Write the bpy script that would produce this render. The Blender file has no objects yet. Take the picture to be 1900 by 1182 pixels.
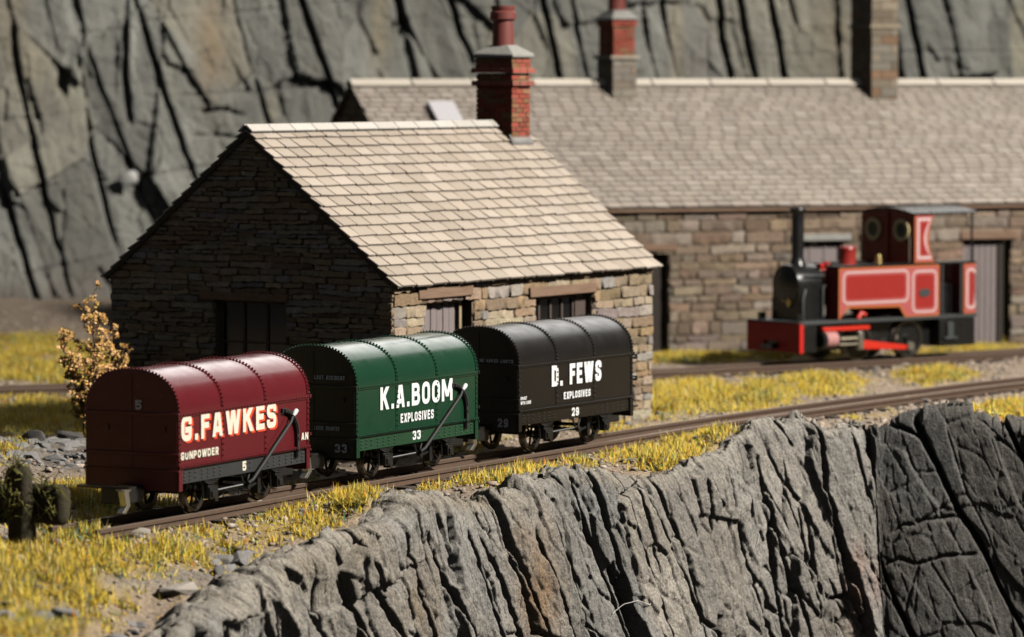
import bpy, math, random
import numpy as np
from mathutils import Matrix, Vector

SC = bpy.context.scene
COL = SC.collection
rnd = random.Random(11)
R = math.radians

# ------------------------------------------------------------------ camera, light, exposure
FPX, CAMZ, HORY = 7447.8, 5.899, 138.2            # focal length in photo pixels, lens height (m), horizon row
PIT = math.atan((591 - HORY) / FPX)
cd = bpy.data.cameras.new('camera'); cam = bpy.data.objects.new('camera', cd); COL.objects.link(cam)
cam.location = (0, 0, CAMZ); cam.rotation_euler = (math.pi / 2 - PIT, 0, 0)
cd.sensor_width = 36; cd.lens = 36 * FPX / 1900
cd.clip_start = 1; cd.clip_end = 600
cd.dof.use_dof = True; cd.dof.focus_distance = 58.6; cd.dof.aperture_fstop = 0.62; cd.dof.aperture_blades = 9
SC.camera = cam
W = bpy.data.worlds.new('World'); SC.world = W; W.use_nodes = True
W.node_tree.nodes['Background'].inputs[0].default_value = (0.9, 0.95, 1.0, 1)
W.node_tree.nodes['Background'].inputs[1].default_value = 0.065


def area(name, loc, aim, sx, sy, power, color):
    l = bpy.data.lights.new(name, 'AREA'); l.shape = 'RECTANGLE'; l.size = sx; l.size_y = sy
    l.energy = power; l.color = color
    o = bpy.data.objects.new(name, l); COL.objects.link(o); o.location = loc
    o.rotation_euler = (Vector(aim) - Vector(loc)).to_track_quat('-Z', 'Y').to_euler()
    return o


area('key_softbox', (50.5, 45.5, 46), (0, 66, 1), 6, 6, 97000, (1.0, 0.945, 0.87))
area('back_softbox', (15, 126, 33), (1, 62, 1), 50, 24, 12500, (1.0, 0.97, 0.93))
SC.view_settings.view_transform = 'Standard'; SC.view_settings.look = 'None'
SC.view_settings.exposure = 0; SC.view_settings.gamma = 1
SC.cycles.use_denoising = True
SC.cycles.max_bounces = 6; SC.cycles.diffuse_bounces = 0

# ------------------------------------------------------------------ small maths
CP, SP = math.cos(PIT), math.sin(PIT)


def ray(px, py):
    y = -(py - 591) / FPX
    return np.array([(px - 950) / FPX, CP + y * SP, -SP + y * CP])


def onz(px, py, z=0.0):
    r = ray(px, py); return r * ((z - CAMZ) / r[2]) + np.array([0, 0, CAMZ])


def onY(px, py, Y):
    r = ray(px, py); return r * (Y / r[1]) + np.array([0, 0, CAMZ])


def proj(X, Y, Z):
    dz = Z - CAMZ; d = Y * CP - dz * SP; v = dz * CP + Y * SP
    return 950 + FPX * X / d, 591 - FPX * v / d


def hsh(a, b, s):
    v = np.sin(a * 127.1 + b * 311.7 + s * 74.7) * 43758.5453
    return v - np.floor(v)


def vn(x, y, s=0):
    xi = np.floor(x); yi = np.floor(y); fx = x - xi; fy = y - yi
    fx = fx * fx * (3 - 2 * fx); fy = fy * fy * (3 - 2 * fy)
    a = hsh(xi, yi, s); b = hsh(xi + 1, yi, s); c = hsh(xi, yi + 1, s); d = hsh(xi + 1, yi + 1, s)
    return (a + (b - a) * fx) * (1 - fy) + (c + (d - c) * fx) * fy


def fbm(x, y, s=0, o=4, g=0.5):
    t = 0; a = 1; n = 0
    for i in range(o):
        t = t + a * (vn(x * 2 ** i + 17.3 * i, y * 2 ** i - 9.1 * i, s + i) - 0.5); n += a; a *= g
    return t / n * 2


def facets(x, y, s, off, tx, ty, jit=.85):
    """broken-slab relief: every Voronoi cell is its own tilted plane; returns height and distance to the cell border"""
    xi = np.floor(x); yi = np.floor(y); d1 = np.full(x.shape, 1e9); d2 = d1.copy(); h = np.zeros(x.shape); c = np.zeros(x.shape)
    for i in (-1, 0, 1):
        for j in (-1, 0, 1):
            cx = xi + i; cy = yi + j
            px = cx + .5 + jit * (hsh(cx, cy, s) - .5); py = cy + .5 + jit * (hsh(cx, cy, s + 1) - .5)
            d = (x - px) ** 2 + (y - py) ** 2
            hh = off * (hsh(cx, cy, s + 2) - .5) * 2 + tx * (hsh(cx, cy, s + 3) - .5) * 2 * (x - px) + ty * (hsh(cx, cy, s + 4) - .5) * 2 * (y - py)
            m = d < d1; d2 = np.where(m, d1, np.minimum(d2, d)); h = np.where(m, hh, h); c = np.where(m, hsh(cx, cy, s + 5), c); d1 = np.where(m, d, d1)
    return h, np.sqrt(d2) - np.sqrt(d1), c


def sstep(a, b, x):
    t = np.clip((x - a) / (b - a), 0, 1); return t * t * (3 - 2 * t)


# ------------------------------------------------------------------ materials
def mat(name, base, rough=0.6, metal=0.0, var=0.0, vscale=4.0, dark=None, bump=0.0, bscale=20.0, bdist=0.02,
        attr=False, coat=0.0, spec=0.5, speck=0.0, emit=None, stretch=None, rvar=0.0, grain=0.0, gscale=45):
    m = bpy.data.materials.new(name); m.use_nodes = True
    nt = m.node_tree; N = nt.nodes; L = nt.links; b = N['Principled BSDF']
    b.inputs['Roughness'].default_value = rough; b.inputs['Metallic'].default_value = metal
    b.inputs['Specular IOR Level'].default_value = spec
    b.inputs['Coat Weight'].default_value = coat; b.inputs['Coat Roughness'].default_value = 0.12
    tc = N.new('ShaderNodeTexCoord'); src = tc.outputs['Object']
    if stretch:
        mp = N.new('ShaderNodeMapping'); mp.inputs['Scale'].default_value = stretch
        L.new(src, mp.inputs[0]); src = mp.outputs[0]
    if attr:
        at = N.new('ShaderNodeAttribute'); at.attribute_name = 'Col'; c = at.outputs['Color']
    else:
        rg = N.new('ShaderNodeRGB'); rg.outputs[0].default_value = (*base, 1); c = rg.outputs[0]
    if var > 0:
        nz = N.new('ShaderNodeTexNoise'); nz.inputs['Scale'].default_value = vscale
        nz.inputs['Detail'].default_value = 7; nz.inputs['Roughness'].default_value = 0.65
        L.new(src, nz.inputs['Vector'])
        mr = N.new('ShaderNodeMapRange'); mr.inputs[1].default_value = 0.3; mr.inputs[2].default_value = 0.7
        mr.inputs[3].default_value = 0; mr.inputs[4].default_value = var
        L.new(nz.outputs['Fac'], mr.inputs[0])
        mx = N.new('ShaderNodeMix'); mx.data_type = 'RGBA'
        mx.inputs['B'].default_value = (*(dark or tuple(x * 0.3 for x in base)), 1)
        L.new(mr.outputs[0], mx.inputs['Factor']); L.new(c, mx.inputs['A']); c = mx.outputs['Result']
    if speck > 0:
        sz = N.new('ShaderNodeTexNoise'); sz.inputs['Scale'].default_value = 26; sz.inputs['Detail'].default_value = 2
        L.new(tc.outputs['Object'], sz.inputs['Vector'])
        sr = N.new('ShaderNodeMapRange'); sr.inputs[1].default_value = 0.77; sr.inputs[2].default_value = 0.8
        sr.inputs[4].default_value = speck
        L.new(sz.outputs['Fac'], sr.inputs[0])
        sm = N.new('ShaderNodeMix'); sm.data_type = 'RGBA'; sm.inputs['B'].default_value = (0.5, 0.42, 0.33, 1)
        L.new(sr.outputs[0], sm.inputs['Factor']); L.new(c, sm.inputs['A']); c = sm.outputs['Result']
    if grain > 0:
        gz = N.new('ShaderNodeTexNoise'); gz.inputs['Scale'].default_value = gscale; gz.inputs['Detail'].default_value = 5; gz.inputs['Roughness'].default_value = .75
        L.new(tc.outputs['Object'], gz.inputs['Vector'])
        gr = N.new('ShaderNodeMapRange'); gr.inputs[1].default_value = .32; gr.inputs[2].default_value = .68; gr.inputs[3].default_value = 1 - grain; gr.inputs[4].default_value = 1 + grain * .8
        L.new(gz.outputs['Fac'], gr.inputs[0])
        gm = N.new('ShaderNodeVectorMath'); gm.operation = 'SCALE'; L.new(c, gm.inputs[0]); L.new(gr.outputs[0], gm.inputs['Scale']); c = gm.outputs[0]
    L.new(c, b.inputs['Base Color'])
    if rvar > 0:
        rn = N.new('ShaderNodeTexNoise'); rn.inputs['Scale'].default_value = 5; rn.inputs['Detail'].default_value = 6
        L.new(tc.outputs['Object'], rn.inputs['Vector'])
        rr = N.new('ShaderNodeMapRange'); rr.inputs[1].default_value = 0.3; rr.inputs[2].default_value = 0.7
        rr.inputs[3].default_value = rough - rvar; rr.inputs[4].default_value = rough + rvar
        L.new(rn.outputs['Fac'], rr.inputs[0]); L.new(rr.outputs[0], b.inputs['Roughness'])
    if bump > 0:
        bz = N.new('ShaderNodeTexNoise'); bz.inputs['Scale'].default_value = bscale; bz.inputs['Detail'].default_value = 8
        bz.inputs['Roughness'].default_value = 0.7
        L.new(src, bz.inputs['Vector'])
        bp = N.new('ShaderNodeBump'); bp.inputs['Strength'].default_value = bump; bp.inputs['Distance'].default_value = bdist
        L.new(bz.outputs['Fac'], bp.inputs['Height']); L.new(bp.outputs[0], b.inputs['Normal'])
    return m


def paint(name, base, rough=0.22, speck=0.6):
    return mat(name, base, rough, var=0.18, vscale=3, dark=tuple(x * 0.6 + 0.01 for x in base), speck=speck,
               bump=0.05, bscale=40, bdist=0.004, rvar=0.05)


# ------------------------------------------------------------------ mesh builder
class MB:
    def __init__(s): s.v = []; s.f = []; s.m = []; s.c = []

    def add(s, vs, fs, mi=0, col=None, M=None):
        o = len(s.v)
        if M is not None: vs = [tuple(M @ Vector(p)) for p in vs]
        s.v += [tuple(p) for p in vs]; s.f += [[i + o for i in f] for f in fs]; s.m += [mi] * len(fs)
        s.c += [col or (1, 1, 1)] * len(vs)
        return s

    def box(s, x0, x1, y0, y1, z0, z1, mi=0, M=None, col=None):
        return s.add([(x0, y0, z0), (x1, y0, z0), (x1, y1, z0), (x0, y1, z0), (x0, y0, z1), (x1, y0, z1), (x1, y1, z1), (x0, y1, z1)],
                     [(0, 3, 2, 1), (4, 5, 6, 7), (0, 1, 5, 4), (1, 2, 6, 5), (2, 3, 7, 6), (3, 0, 4, 7)], mi, col, M)

    def prism(s, poly, axis, a, b, mi=0, M=None):
        # poly in the two remaining axes order (axis 'x': (y,z); 'y': (x,z); 'z': (x,y))
        def P(p, t): return {'x': (t, p[0], p[1]), 'y': (p[0], t, p[1]), 'z': (p[0], p[1], t)}[axis]
        n = len(poly)
        return s.add([P(p, a) for p in poly] + [P(p, b) for p in poly],
                     [list(range(n))[::-1], list(range(n, 2 * n))] + [(i, (i + 1) % n, n + (i + 1) % n, n + i) for i in range(n)], mi, None, M)

    def tube(s, pts, r, n=8, mi=0, caps=True, M=None, flat=1.0):
        pts = [Vector(p) for p in pts]; rs = r if isinstance(r, (list, tuple)) else [r] * len(pts)
        vs = []; fs = []; up = None
        for i, p in enumerate(pts):
            t = (pts[min(i + 1, len(pts) - 1)] - pts[max(i - 1, 0)]).normalized()
            if up is None: up = Vector((0, 0, 1)) if abs(t.z) < 0.9 else Vector((1, 0, 0))
            x = t.cross(up).normalized(); y = x.cross(t).normalized(); up = y
            for k in range(n):
                a = 2 * math.pi * k / n; vs.append(p + x * (math.cos(a) * rs[i]) + y * (math.sin(a) * rs[i] * flat))
        for i in range(len(pts) - 1):
            for k in range(n):
                fs.append((i * n + k, i * n + (k + 1) % n, (i + 1) * n + (k + 1) % n, (i + 1) * n + k))
        if caps: fs += [list(range(n))[::-1], list(range((len(pts) - 1) * n, len(pts) * n))]
        return s.add(vs, fs, mi, None, M)

    def lathe(s, prof, n=24, mi=0, M=None, closed=False):
        # prof [(r,h)] around local z
        vs = []; fs = []; k = len(prof)
        for j in range(n):
            a = 2 * math.pi * j / n
            vs += [(r * math.cos(a), r * math.sin(a), h) for r, h in prof]
        for j in range(n):
            q = (j + 1) % n
            for i in range(k if closed else k - 1):
                i2 = (i + 1) % k
                fs.append((j * k + i, q * k + i, q * k + i2, j * k + i2))
        if not closed:
            if prof[0][0] > 1e-6: fs.append([j * k for j in range(n)][::-1])
            if prof[-1][0] > 1e-6: fs.append([j * k + k - 1 for j in range(n)])
        return s.add(vs, fs, mi, None, M)

    def rivet(s, p, nrm, r=0.015):
        n = Vector(nrm).normalized(); x = n.orthogonal().normalized(); y = n.cross(x); p = Vector(p)
        vs = []
        for rr, h in ((1, -0.1), (0.9, 0.75), (0.45, 1.2)):
            for k in range(6):
                a = k * math.pi / 3; vs.append(p + (x * math.cos(a) + y * math.sin(a)) * r * rr + n * r * h)
        fs = [(i * 6 + k, i * 6 + (k + 1) % 6, i * 6 + 6 + (k + 1) % 6, i * 6 + 6 + k) for i in (0, 1) for k in range(6)] + [list(range(12, 18))]
        return s.add(vs, fs)

    def build(s, name, mats, parent=None, smooth=35, bevel=0.0, colors=False):
        me = bpy.data.meshes.new(name); me.from_pydata(s.v, [], s.f)
        for m in (mats if isinstance(mats, (list, tuple)) else [mats]): me.materials.append(m)
        me.polygons.foreach_set('material_index', s.m)
        if colors:
            a = me.attributes.new('Col', 'FLOAT_COLOR', 'POINT')
            a.data.foreach_set('color', np.array([(*c, 1) for c in s.c], dtype=np.float32).ravel())
        me.validate(); me.update()
        if smooth:
            me.shade_smooth(); me.set_sharp_from_angle(angle=R(smooth))
        o = bpy.data.objects.new(name, me); COL.objects.link(o)
        if parent is not None: o.parent = parent
        if bevel:
            b = o.modifiers.new('bevel', 'BEVEL'); b.width = bevel; b.segments = 2; b.limit_method = 'ANGLE'; b.angle_limit = R(40)
        return o


def npmesh(name, v, f, mats, cols=None, smooth=True, parent=None):
    me = bpy.data.meshes.new(name); v = np.asarray(v, np.float32); f = np.asarray(f, np.int32)
    k = f.shape[1]
    me.vertices.add(len(v)); me.vertices.foreach_set('co', v.ravel())
    me.loops.add(f.size); me.loops.foreach_set('vertex_index', f.ravel())
    me.polygons.add(len(f)); me.polygons.foreach_set('loop_start', np.arange(0, f.size, k, dtype=np.int32))
    for m in (mats if isinstance(mats, list) else [mats]): me.materials.append(m)
    if cols is not None:
        a = me.attributes.new('Col', 'FLOAT_COLOR', 'POINT')
        c4 = np.ones((len(v), 4), np.float32); c4[:, :3] = cols; a.data.foreach_set('color', c4.ravel())
    me.update(calc_edges=True); me.validate()
    if smooth: me.shade_smooth()
    o = bpy.data.objects.new(name, me); COL.objects.link(o)
    if parent is not None: o.parent = parent
    return o


def gridfaces(nu, nv):
    i = np.arange(nu - 1)[:, None] * nv + np.arange(nv - 1)[None, :]
    i = i.ravel(); return np.stack([i, i + nv, i + nv + 1, i + 1], 1)


def thing(name, label, cat, loc=(0, 0, 0), axis=None, group=None):
    o = bpy.data.objects.new(name, None); COL.objects.link(o); o.location = loc; o.empty_display_size = 0.2
    if axis is not None: o.rotation_euler = (0, 0, math.pi / 2 - R(axis))     # local x runs along the axis, -y is the near side
    return tag(o, label, cat, group)


def tag(o, label=None, cat=None, group=None, kind=None):
    if label: o['label'] = label
    if cat: o['category'] = cat
    if group: o['group'] = group
    if kind: o['kind'] = kind
    return o


# ------------------------------------------------------------------ front cliff path
EDGE = [(250, 1230, 46.5), (330, 1168, 48.5), (400, 1102, 50), (480, 1056, 51.6), (560, 1012, 53), (640, 986, 54), (700, 962, 54.8), (722, 926, 55.3),
        (770, 910, 56), (830, 920, 57), (880, 931, 57.6), (930, 914, 58.2), (990, 890, 59), (1040, 868, 59.6), (1100, 875, 60), (1150, 882, 60.4),
        (1200, 889, 60.8), (1250, 875, 61.4), (1310, 850, 62.1), (1345, 832, 62.8), (1385, 793, 63.5), (1440, 786, 63.9), (1490, 783, 64.3),
        (1507, 797, 64.4), (1540, 798, 64.6), (1570, 790, 64.8), (1600, 800, 64.9), (1612, 806, 65.2), (1645, 786, 65.15), (1700, 766, 65.07), (1750, 760, 65.0),
        (1766, 757, 64.98), (1830, 755, 64.9), (1860, 780, 64.85), (1900, 790, 64.8), (1990, 790, 64.65), (2200, 800, 64.3)]
EP = np.array([onY(*e) for e in EDGE])
el = np.concatenate([[0], np.cumsum(np.hypot(*(EP[1:, :2] - EP[:-1, :2]).T))])
DU = 0.014
U = np.arange(0, el[-1], DU)


def gsm(a, sig):
    k = int(sig * 3); w = np.exp(-0.5 * (np.arange(-k, k + 1) / sig) ** 2); w /= w.sum()
    return np.convolve(np.pad(a, k, mode='edge'), w, mode='valid')


PX = gsm(np.interp(U, el, EP[:, 0]), 12); PY = gsm(np.interp(U, el, EP[:, 1]), 12); PZ = gsm(np.interp(U, el, EP[:, 2]), 4)
tx = np.gradient(gsm(PX, 25)); ty = np.gradient(gsm(PY, 25)); tl = np.hypot(tx, ty); NX = ty / tl; NY = -tx / tl

GZ = -0.15                                                                    # ground level below rail top

# ------------------------------------------------------------------ tracks (near rail run in the photo)
def smooth_path(pts, step=0.15):
    pts = np.array(pts, float); n = len(pts); out = []
    for i in range(n - 1):
        p0 = pts[max(i - 1, 0)]; p1 = pts[i]; p2 = pts[i + 1]; p3 = pts[min(i + 2, n - 1)]
        m = max(2, int(np.hypot(*(p2 - p1)) / step))
        for t in np.arange(m) / m:
            out.append(0.5 * ((2 * p1) + (-p0 + p2) * t + (2 * p0 - 5 * p1 + 4 * p2 - p3) * t * t + (-p0 + 3 * p1 - 3 * p2 + p3) * t ** 3))
    out.append(pts[-1]); return np.array(out)


NR1 = smooth_path([(-5.38, 51.8), (-4.76, 52.95), (-4.05, 54.25), (-2.89, 56.48), (-1.90, 58.3), (-0.55, 60.73), (0.98, 63.45), (2.77, 66.6), (4.35, 69.15), (5.98, 71.6), (8.10, 74.65), (9.95, 77.1), (14, 81.8), (20, 88)])
NR2 = smooth_path([(-17, 72.2), (-9.62, 75.25), (-8.0, 75.95), (-3.0, 77.6), (2.89, 79.62), (4.6, 80.8), (6.75, 82.3), (8.43, 83.55), (10.97, 85.55), (18, 91)])


def normals2(p):
    t = np.gradient(p, axis=0); t /= np.hypot(t[:, 0], t[:, 1])[:, None]
    return np.stack([t[:, 1], -t[:, 0]], 1), t


def offset_path(p, d):
    n, _ = normals2(p); return p + n * d


def dist_to(p, X, Y, step=4):
    q = p[::step]; d = np.full(X.shape, 1e9)
    for a in q: d = np.minimum(d, (X - a[0]) ** 2 + (Y - a[1]) ** 2)
    return np.sqrt(d)


# ------------------------------------------------------------------ ground
GA = [(150, 1000, 75, 22, 1.2), (95, 985, 40, 16, 1.0),   # grass patches, photo pixels of their middle on the ground: x, y, rx, ry, strength
    (70, 1080, 190, 70, 1.0), (230, 1040, 210, 45, 1.0), (90, 1165, 110, 30, .9), (480, 970, 150, 34, 1.0), (620, 930, 110, 26, 1.0), (330, 1030, 120, 30, .9),
    (150, 930, 75, 30, 1.0), (25, 840, 45, 14, .8), (60, 770, 130, 34, .9), (100, 690, 160, 20, .9), (60, 650, 150, 26, .6),
    (780, 905, 40, 12, .8), (950, 880, 110, 26, 1.2), (1085, 850, 70, 14, 1.1), (1250, 840, 100, 34, 1.2), (1300, 805, 60, 16, 1.0), (1330, 735, 130, 28, 1.0), (1245, 745, 60, 30, .9),
    (1530, 715, 80, 18, .9), (1735, 698, 70, 14, .9), (1880, 765, 70, 14, .9), (1600, 770, 60, 8, .5), (1300, 668, 110, 8, .8), (1830, 640, 60, 8, .8), (1480, 660, 90, 8, .7), (1800, 655, 120, 6, .6),
    (1150, 810, 60, 14, .5), (850, 815, 60, 20, .8), (1215, 765, 30, 8, .9), (180, 800, 60, 30, .7), (1000, 780, 120, 18, .8), (300, 940, 110, 14, .5), (230, 975, 60, 16, .7)]
RK = [(100, 845, 110, 28, 1.0), (330, 1075, 190, 22, 1.0), (400, 1030, 60, 14, .9), (430, 1000, 50, 14, .6), (40, 1130, 130, 16, .8), (760, 915, 60, 14, .8), (240, 990, 60, 14, .6)]


def patches(lst, X, Y, Z):
    px, py = proj(X, Y, Z); d = np.zeros(X.shape)
    for (a, b, rx, ry, s) in lst:
        d = np.maximum(d, s * np.exp(-1.2 * ((((px - a) / rx) ** 2 + ((py - b) / ry) ** 2) ** 1.5)))
    return d


def ground_z(X, Y):
    z = GZ + 0.10 * fbm(X * 0.5, Y * 0.5, 3, 3) + 0.05 * fbm(X * 2.1, Y * 2.1, 5, 3)
    z = z - 0.04 + 0.30 * sstep(70, 60, Y) * sstep(-5.5, -9, X)
    dt = np.minimum(dist_to(offset_path(NR1, -0.37), X, Y), dist_to(offset_path(NR2, -0.37), X, Y))
    k = sstep(1.3, 0.6, dt); z = z * (1 - k) + (GZ - 0.02 + 0.05 * fbm(X * 4, Y * 4, 8, 2)) * k
    yc = 97.5 + 0.22 * (X + 13)
    z = z + 0.7 * sstep(8, 0, yc - Y) ** 1.5 * sstep(2, -8, X)
    return z


def edge_sd(X, Y):
    best = np.full(X.shape, 1e9); sd = np.zeros(X.shape); zt = np.zeros(X.shape)
    for i in range(0, len(U), 14):
        dx = X - PX[i]; dy = Y - PY[i]; d = dx * dx + dy * dy; m = d < best
        best[m] = d[m]; sd[m] = -(dx * NX[i] + dy * NY[i])[m]; zt[m] = PZ[i]
    return np.where(sd >= 0, 1, -1) * np.sqrt(best), zt


def full_ground(X, Y):
    z = ground_z(X, Y); sd, zt = edge_sd(X, Y)
    k = sstep(1.6, 0.4, sd) * (Y < 70); z = z * (1 - k) + (zt - 0.07 + 0.10 * fbm(X * 2.2, Y * 2.2, 21, 4)) * k
    return np.where((sd < 0.3) & (Y < 72), np.minimum(z, z - 7 * sstep(0.3, -0.2, sd)), z), sd


m_ground = mat('ground_earth', (0.3, 0.25, 0.19), 0.95, attr=True, var=0.55, vscale=9, dark=(0.2, 0.15, 0.11), bump=1.0, bscale=14, bdist=0.06, spec=0.2, grain=.5, gscale=16)


def make_ground(name, x0, x1, y0, y1, r):
    xs = np.arange(x0, x1 + r / 2, r); ys = np.arange(y0, y1 + r / 2, r)
    X, Y = np.meshgrid(xs, ys, indexing='ij'); Z, sd = full_ground(X, Y)
    Z = Z + 0.035 * fbm(X * 6, Y * 6, 33, 3)
    g = patches(GA, X, Y, Z); k = patches(RK, X, Y, Z)
    q = fbm(X * 2.6, Y * 2.6, 44, 4) * 5; Z = Z + k * 0.16 * (np.floor(q) + sstep(.35, .65, q - np.floor(q))) / 5
    n = fbm(X * 0.9, Y * 0.9, 12, 4)[..., None] * 0.5 + 0.5
    base = np.array([0.54, 0.43, 0.32]) * (1 - n) + np.array([0.38, 0.30, 0.23]) * n
    base = base * (1 - np.clip(g, 0, 1)[..., None] * 0.75) + np.array([0.62, 0.43, 0.07]) * np.clip(g, 0, 1)[..., None] * 0.75
    base = base * (1 - k[..., None] * 0.8) + np.array([0.30, 0.285, 0.26]) * k[..., None] * 0.8
    # dark ground added between track and cottage gable to cut bounce light
    a_ = R(32.38); lx = (X + 1.842) * math.sin(a_) + (Y - 64.69) * math.cos(a_); ly = -(X + 1.842) * math.cos(a_) + (Y - 64.69) * math.sin(a_)
    nobounce = sstep(-6.5, -5.2, lx) * sstep(.6, .1, lx) * sstep(-1.5, -.2, ly) * sstep(7, 6, ly) * sstep(-7.6, -6.6, X) * sstep(1.0, 1.4, dist_to(offset_path(NR1, -.37), X, Y)) ; nobounce = nobounce[..., None]
    base = base * (1 - nobounce * .9) + np.array([.075, .062, .052]) * nobounce * .9
    far = sstep(88, 97, Y)[..., None] * (X < 0)[..., None]
    base = base * (1 - far * .7) + np.array([0.30, 0.25, 0.20]) * far * .7
    o = npmesh(name, np.stack([X, Y, Z], -1).reshape(-1, 3), gridfaces(len(xs), len(ys)), m_ground, base.reshape(-1, 3))
    return tag(o, kind='structure')


make_ground('ground', -26, 26, 40, 112, 0.085)

# ------------------------------------------------------------------ front quarry face
m_rock = mat('slate_rock', (0.25, 0.24, 0.225), 0.85, attr=True, var=0.6, vscale=5, dark=(0.17, 0.162, 0.15), bump=1.0, bscale=30, bdist=0.06, spec=0.3, stretch=(1, 1, 0.7), grain=.5, gscale=24)
CR = [  # cracks of the near face: half width, depth, then photo pixels
    (.07, .25, [(600, 1043), (627, 1122), (660, 1200)]), (.10, .35, [(648, 1019), (672, 1105), (712, 1200)]), (.06, .25, [(740, 1010), (752, 1090), (775, 1200)]), (.06, .28, [(781, 1040), (802, 1098), (834, 1200)]),
    (.07, .3, [(839, 1003), (857, 1081), (885, 1200)]), (.06, .26, [(862, 965), (901, 1061), (942, 1200)]), (.07, .3, [(906, 930), (935, 1040), (980, 1200)]),
    (.05, .25, [(965, 1000), (993, 1088), (1025, 1200)]), (.06, .3, [(1000, 930), (1028, 1054), (1060, 1200)]), (.05, .25, [(1050, 905), (1086, 1030), (1138, 1200)]),
    (.08, .38, [(1086, 885), (1113, 1002), (1124, 1060), (1150, 1200)]), (.12, .4, [(1112, 1060), (1128, 1110), (1150, 1200)]), (.035, .18, [(1134, 885), (1168, 1019), (1215, 1200)]),
    (.05, .25, [(1202, 880), (1226, 972), (1247, 1040), (1272, 1200)]), (.025, .15, [(1163, 890), (1182, 980), (1198, 1060)]), (.04, .25, [(1285, 858), (1299, 994)]),
    (.06, .28, [(1332, 880), (1342, 1002), (1368, 1108), (1390, 1200)]), (.05, .3, [(1387, 860), (1399, 930), (1409, 977)]), (.13, .4, [(1405, 975), (1407, 1040), (1410, 1100), (1416, 1200)]),
    (.05, .28, [(1405, 940), (1442, 1092), (1466, 1200)]), (.05, .3, [(1464, 961), (1471, 1030), (1478, 1092)]), (.08, .3, [(1484, 1010), (1484, 1060), (1488, 1098)]),
    (.10, .42, [(1507, 792), (1513, 900)]), (.07, .4, [(1508, 900), (1520, 940), (1552, 1067), (1576, 1165)]), (.04, .22, [(1568, 785), (1597, 945)]), (.02, .1, [(1525, 1000), (1550, 1140)]),
    (.09, .5, [(1609, 800), (1606, 945), (1609, 1130)]),
    (.05, .2, [(1650, 792), (1715, 818)]), (.085, .3, [(1700, 790), (1745, 872), (1780, 945), (1841, 1047), (1906, 1170)]), (.07, .3, [(1617, 1040), (1658, 1108), (1712, 1200)]), (.07, .3, [(1860, 780), (1905, 860)]),
    (.028, .06, [(1658, 985), (1676, 972), (1700, 974), (1722, 962), (1776, 957)]), (.028, .06, [(1633, 1047), (1670, 1036), (1700, 1044), (1750, 1030), (1813, 1026)]), (.028, .05, [(1735, 1108), (1780, 1098), (1800, 1080), (1850, 1060)]), (.028, .05, [(1820, 940), (1860, 944), (1900, 930)])]
NV_TOP, VD, DV = 34, 5.6, 0.026
dep = np.concatenate([np.linspace(-0.8, -0.02, NV_TOP), np.arange(0, VD, DV)])
pathpx, _ = proj(PX, PY, PZ - 1.0)


def terr(q, n, sh=0.18):
    q = q * n; f = np.floor(q); return (f + sstep(0.5 - sh, 0.5 + sh, q - f)) / n


def px_to_ud(px, py):
    i = int(np.argmin(np.abs(pathpx - px)))
    z = onY(px, py, PY[i] - 0.08)[2]
    return U[i], PZ[i] - z


UU, DD = np.meshgrid(U, dep, indexing='ij')
dd = np.maximum(DD, 0)
wob = 0.018 * fbm(UU * 0.6, DD * 0.8, 61, 2) + 0.013 * fbm(UU * 5, DD * 7, 62, 4)
D = np.zeros_like(UU)
lean = 0.42
su = UU - lean * dd
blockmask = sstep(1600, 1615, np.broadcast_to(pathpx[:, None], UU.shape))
GR = np.zeros_like(UU)
for hw, dk, pts in CR:
    ud = np.array([px_to_ud(*p) for p in pts])
    us, ds = ud[:, 0], ud[:, 1]
    if abs(ds[-1] - ds[0]) > 0.6 * abs(us[-1] - us[0]) * 0.3 and abs(ds[-1] - ds[0]) > 0.3:
        if ds[-1] < ds[0]: us, ds = us[::-1], ds[::-1]
        uc = np.interp(dd, ds, us); lo, hi = ds.min(), ds.max()
        span = sstep(lo - .18, lo + .04, dd) * sstep(hi + .15, hi - .1, dd)
        if lo < 0.25: span = np.where(DD < 0, sstep(-0.5, -0.02, DD), span) if lo < 0.25 else span
        t = (UU - uc + wob * 1.2)
        ww = .62 * hw * (0.75 + 0.6 * vn(dd * 2.2, UU * 0 + hw * 77, 9))
    else:
        o = np.argsort(us); dc = np.interp(UU, us[o], ds[o])
        span = sstep(us.min() - .1, us.min() + .08, UU) * sstep(us.max() + .1, us.max() - .08, UU)
        t = (dd - dc + wob * 1.5); ww = hw
    GR = np.maximum(GR, dk * np.clip(1.35 * (1 - (np.abs(t) / ww) ** 2), 0, 1) * span)
D -= GR
# broken slabs, flakes and roughness
wx = UU + .018 * fbm(UU * 3, DD * 3, 63, 3); wy = dd + .03 * fbm(UU * 3 + 7, DD * 3, 64, 3)
sx = wx - lean * wy
f1, e1, t1 = facets(sx * 1.0, wy * .42, 11, .10, .13, .09)
f2, e2, t2 = facets(sx * 2.9 + 3, wy * 1.0, 15, .035, .05, .03)
f3, e3, t3 = facets(wx * 7.0 - wy * 1.6, wy * 4.5, 19, .018, .028, .03)
calm = 1 - .80 * blockmask
D += f1 * calm + f2 * calm + f3 * (1 - .6 * blockmask)
D -= .24 * np.clip(1 - e1 / .035, 0, 1) * (hsh(np.floor(sx * 1.0), np.floor(wy * .42), 23) > .35) * calm
D -= .13 * np.clip(1 - e2 / .075, 0, 1) * np.clip(1.6 * vn(UU * 1.3, DD * 1.1, 25) - .35, 0, 1) * calm
fb, eb, tb_ = facets(wx * .9 - wy * .5 + 5, wy * .8, 29, .035, .05, .05); D += fb * blockmask; D -= .03 * np.clip(1 - eb / .025, 0, 1) * blockmask
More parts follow.
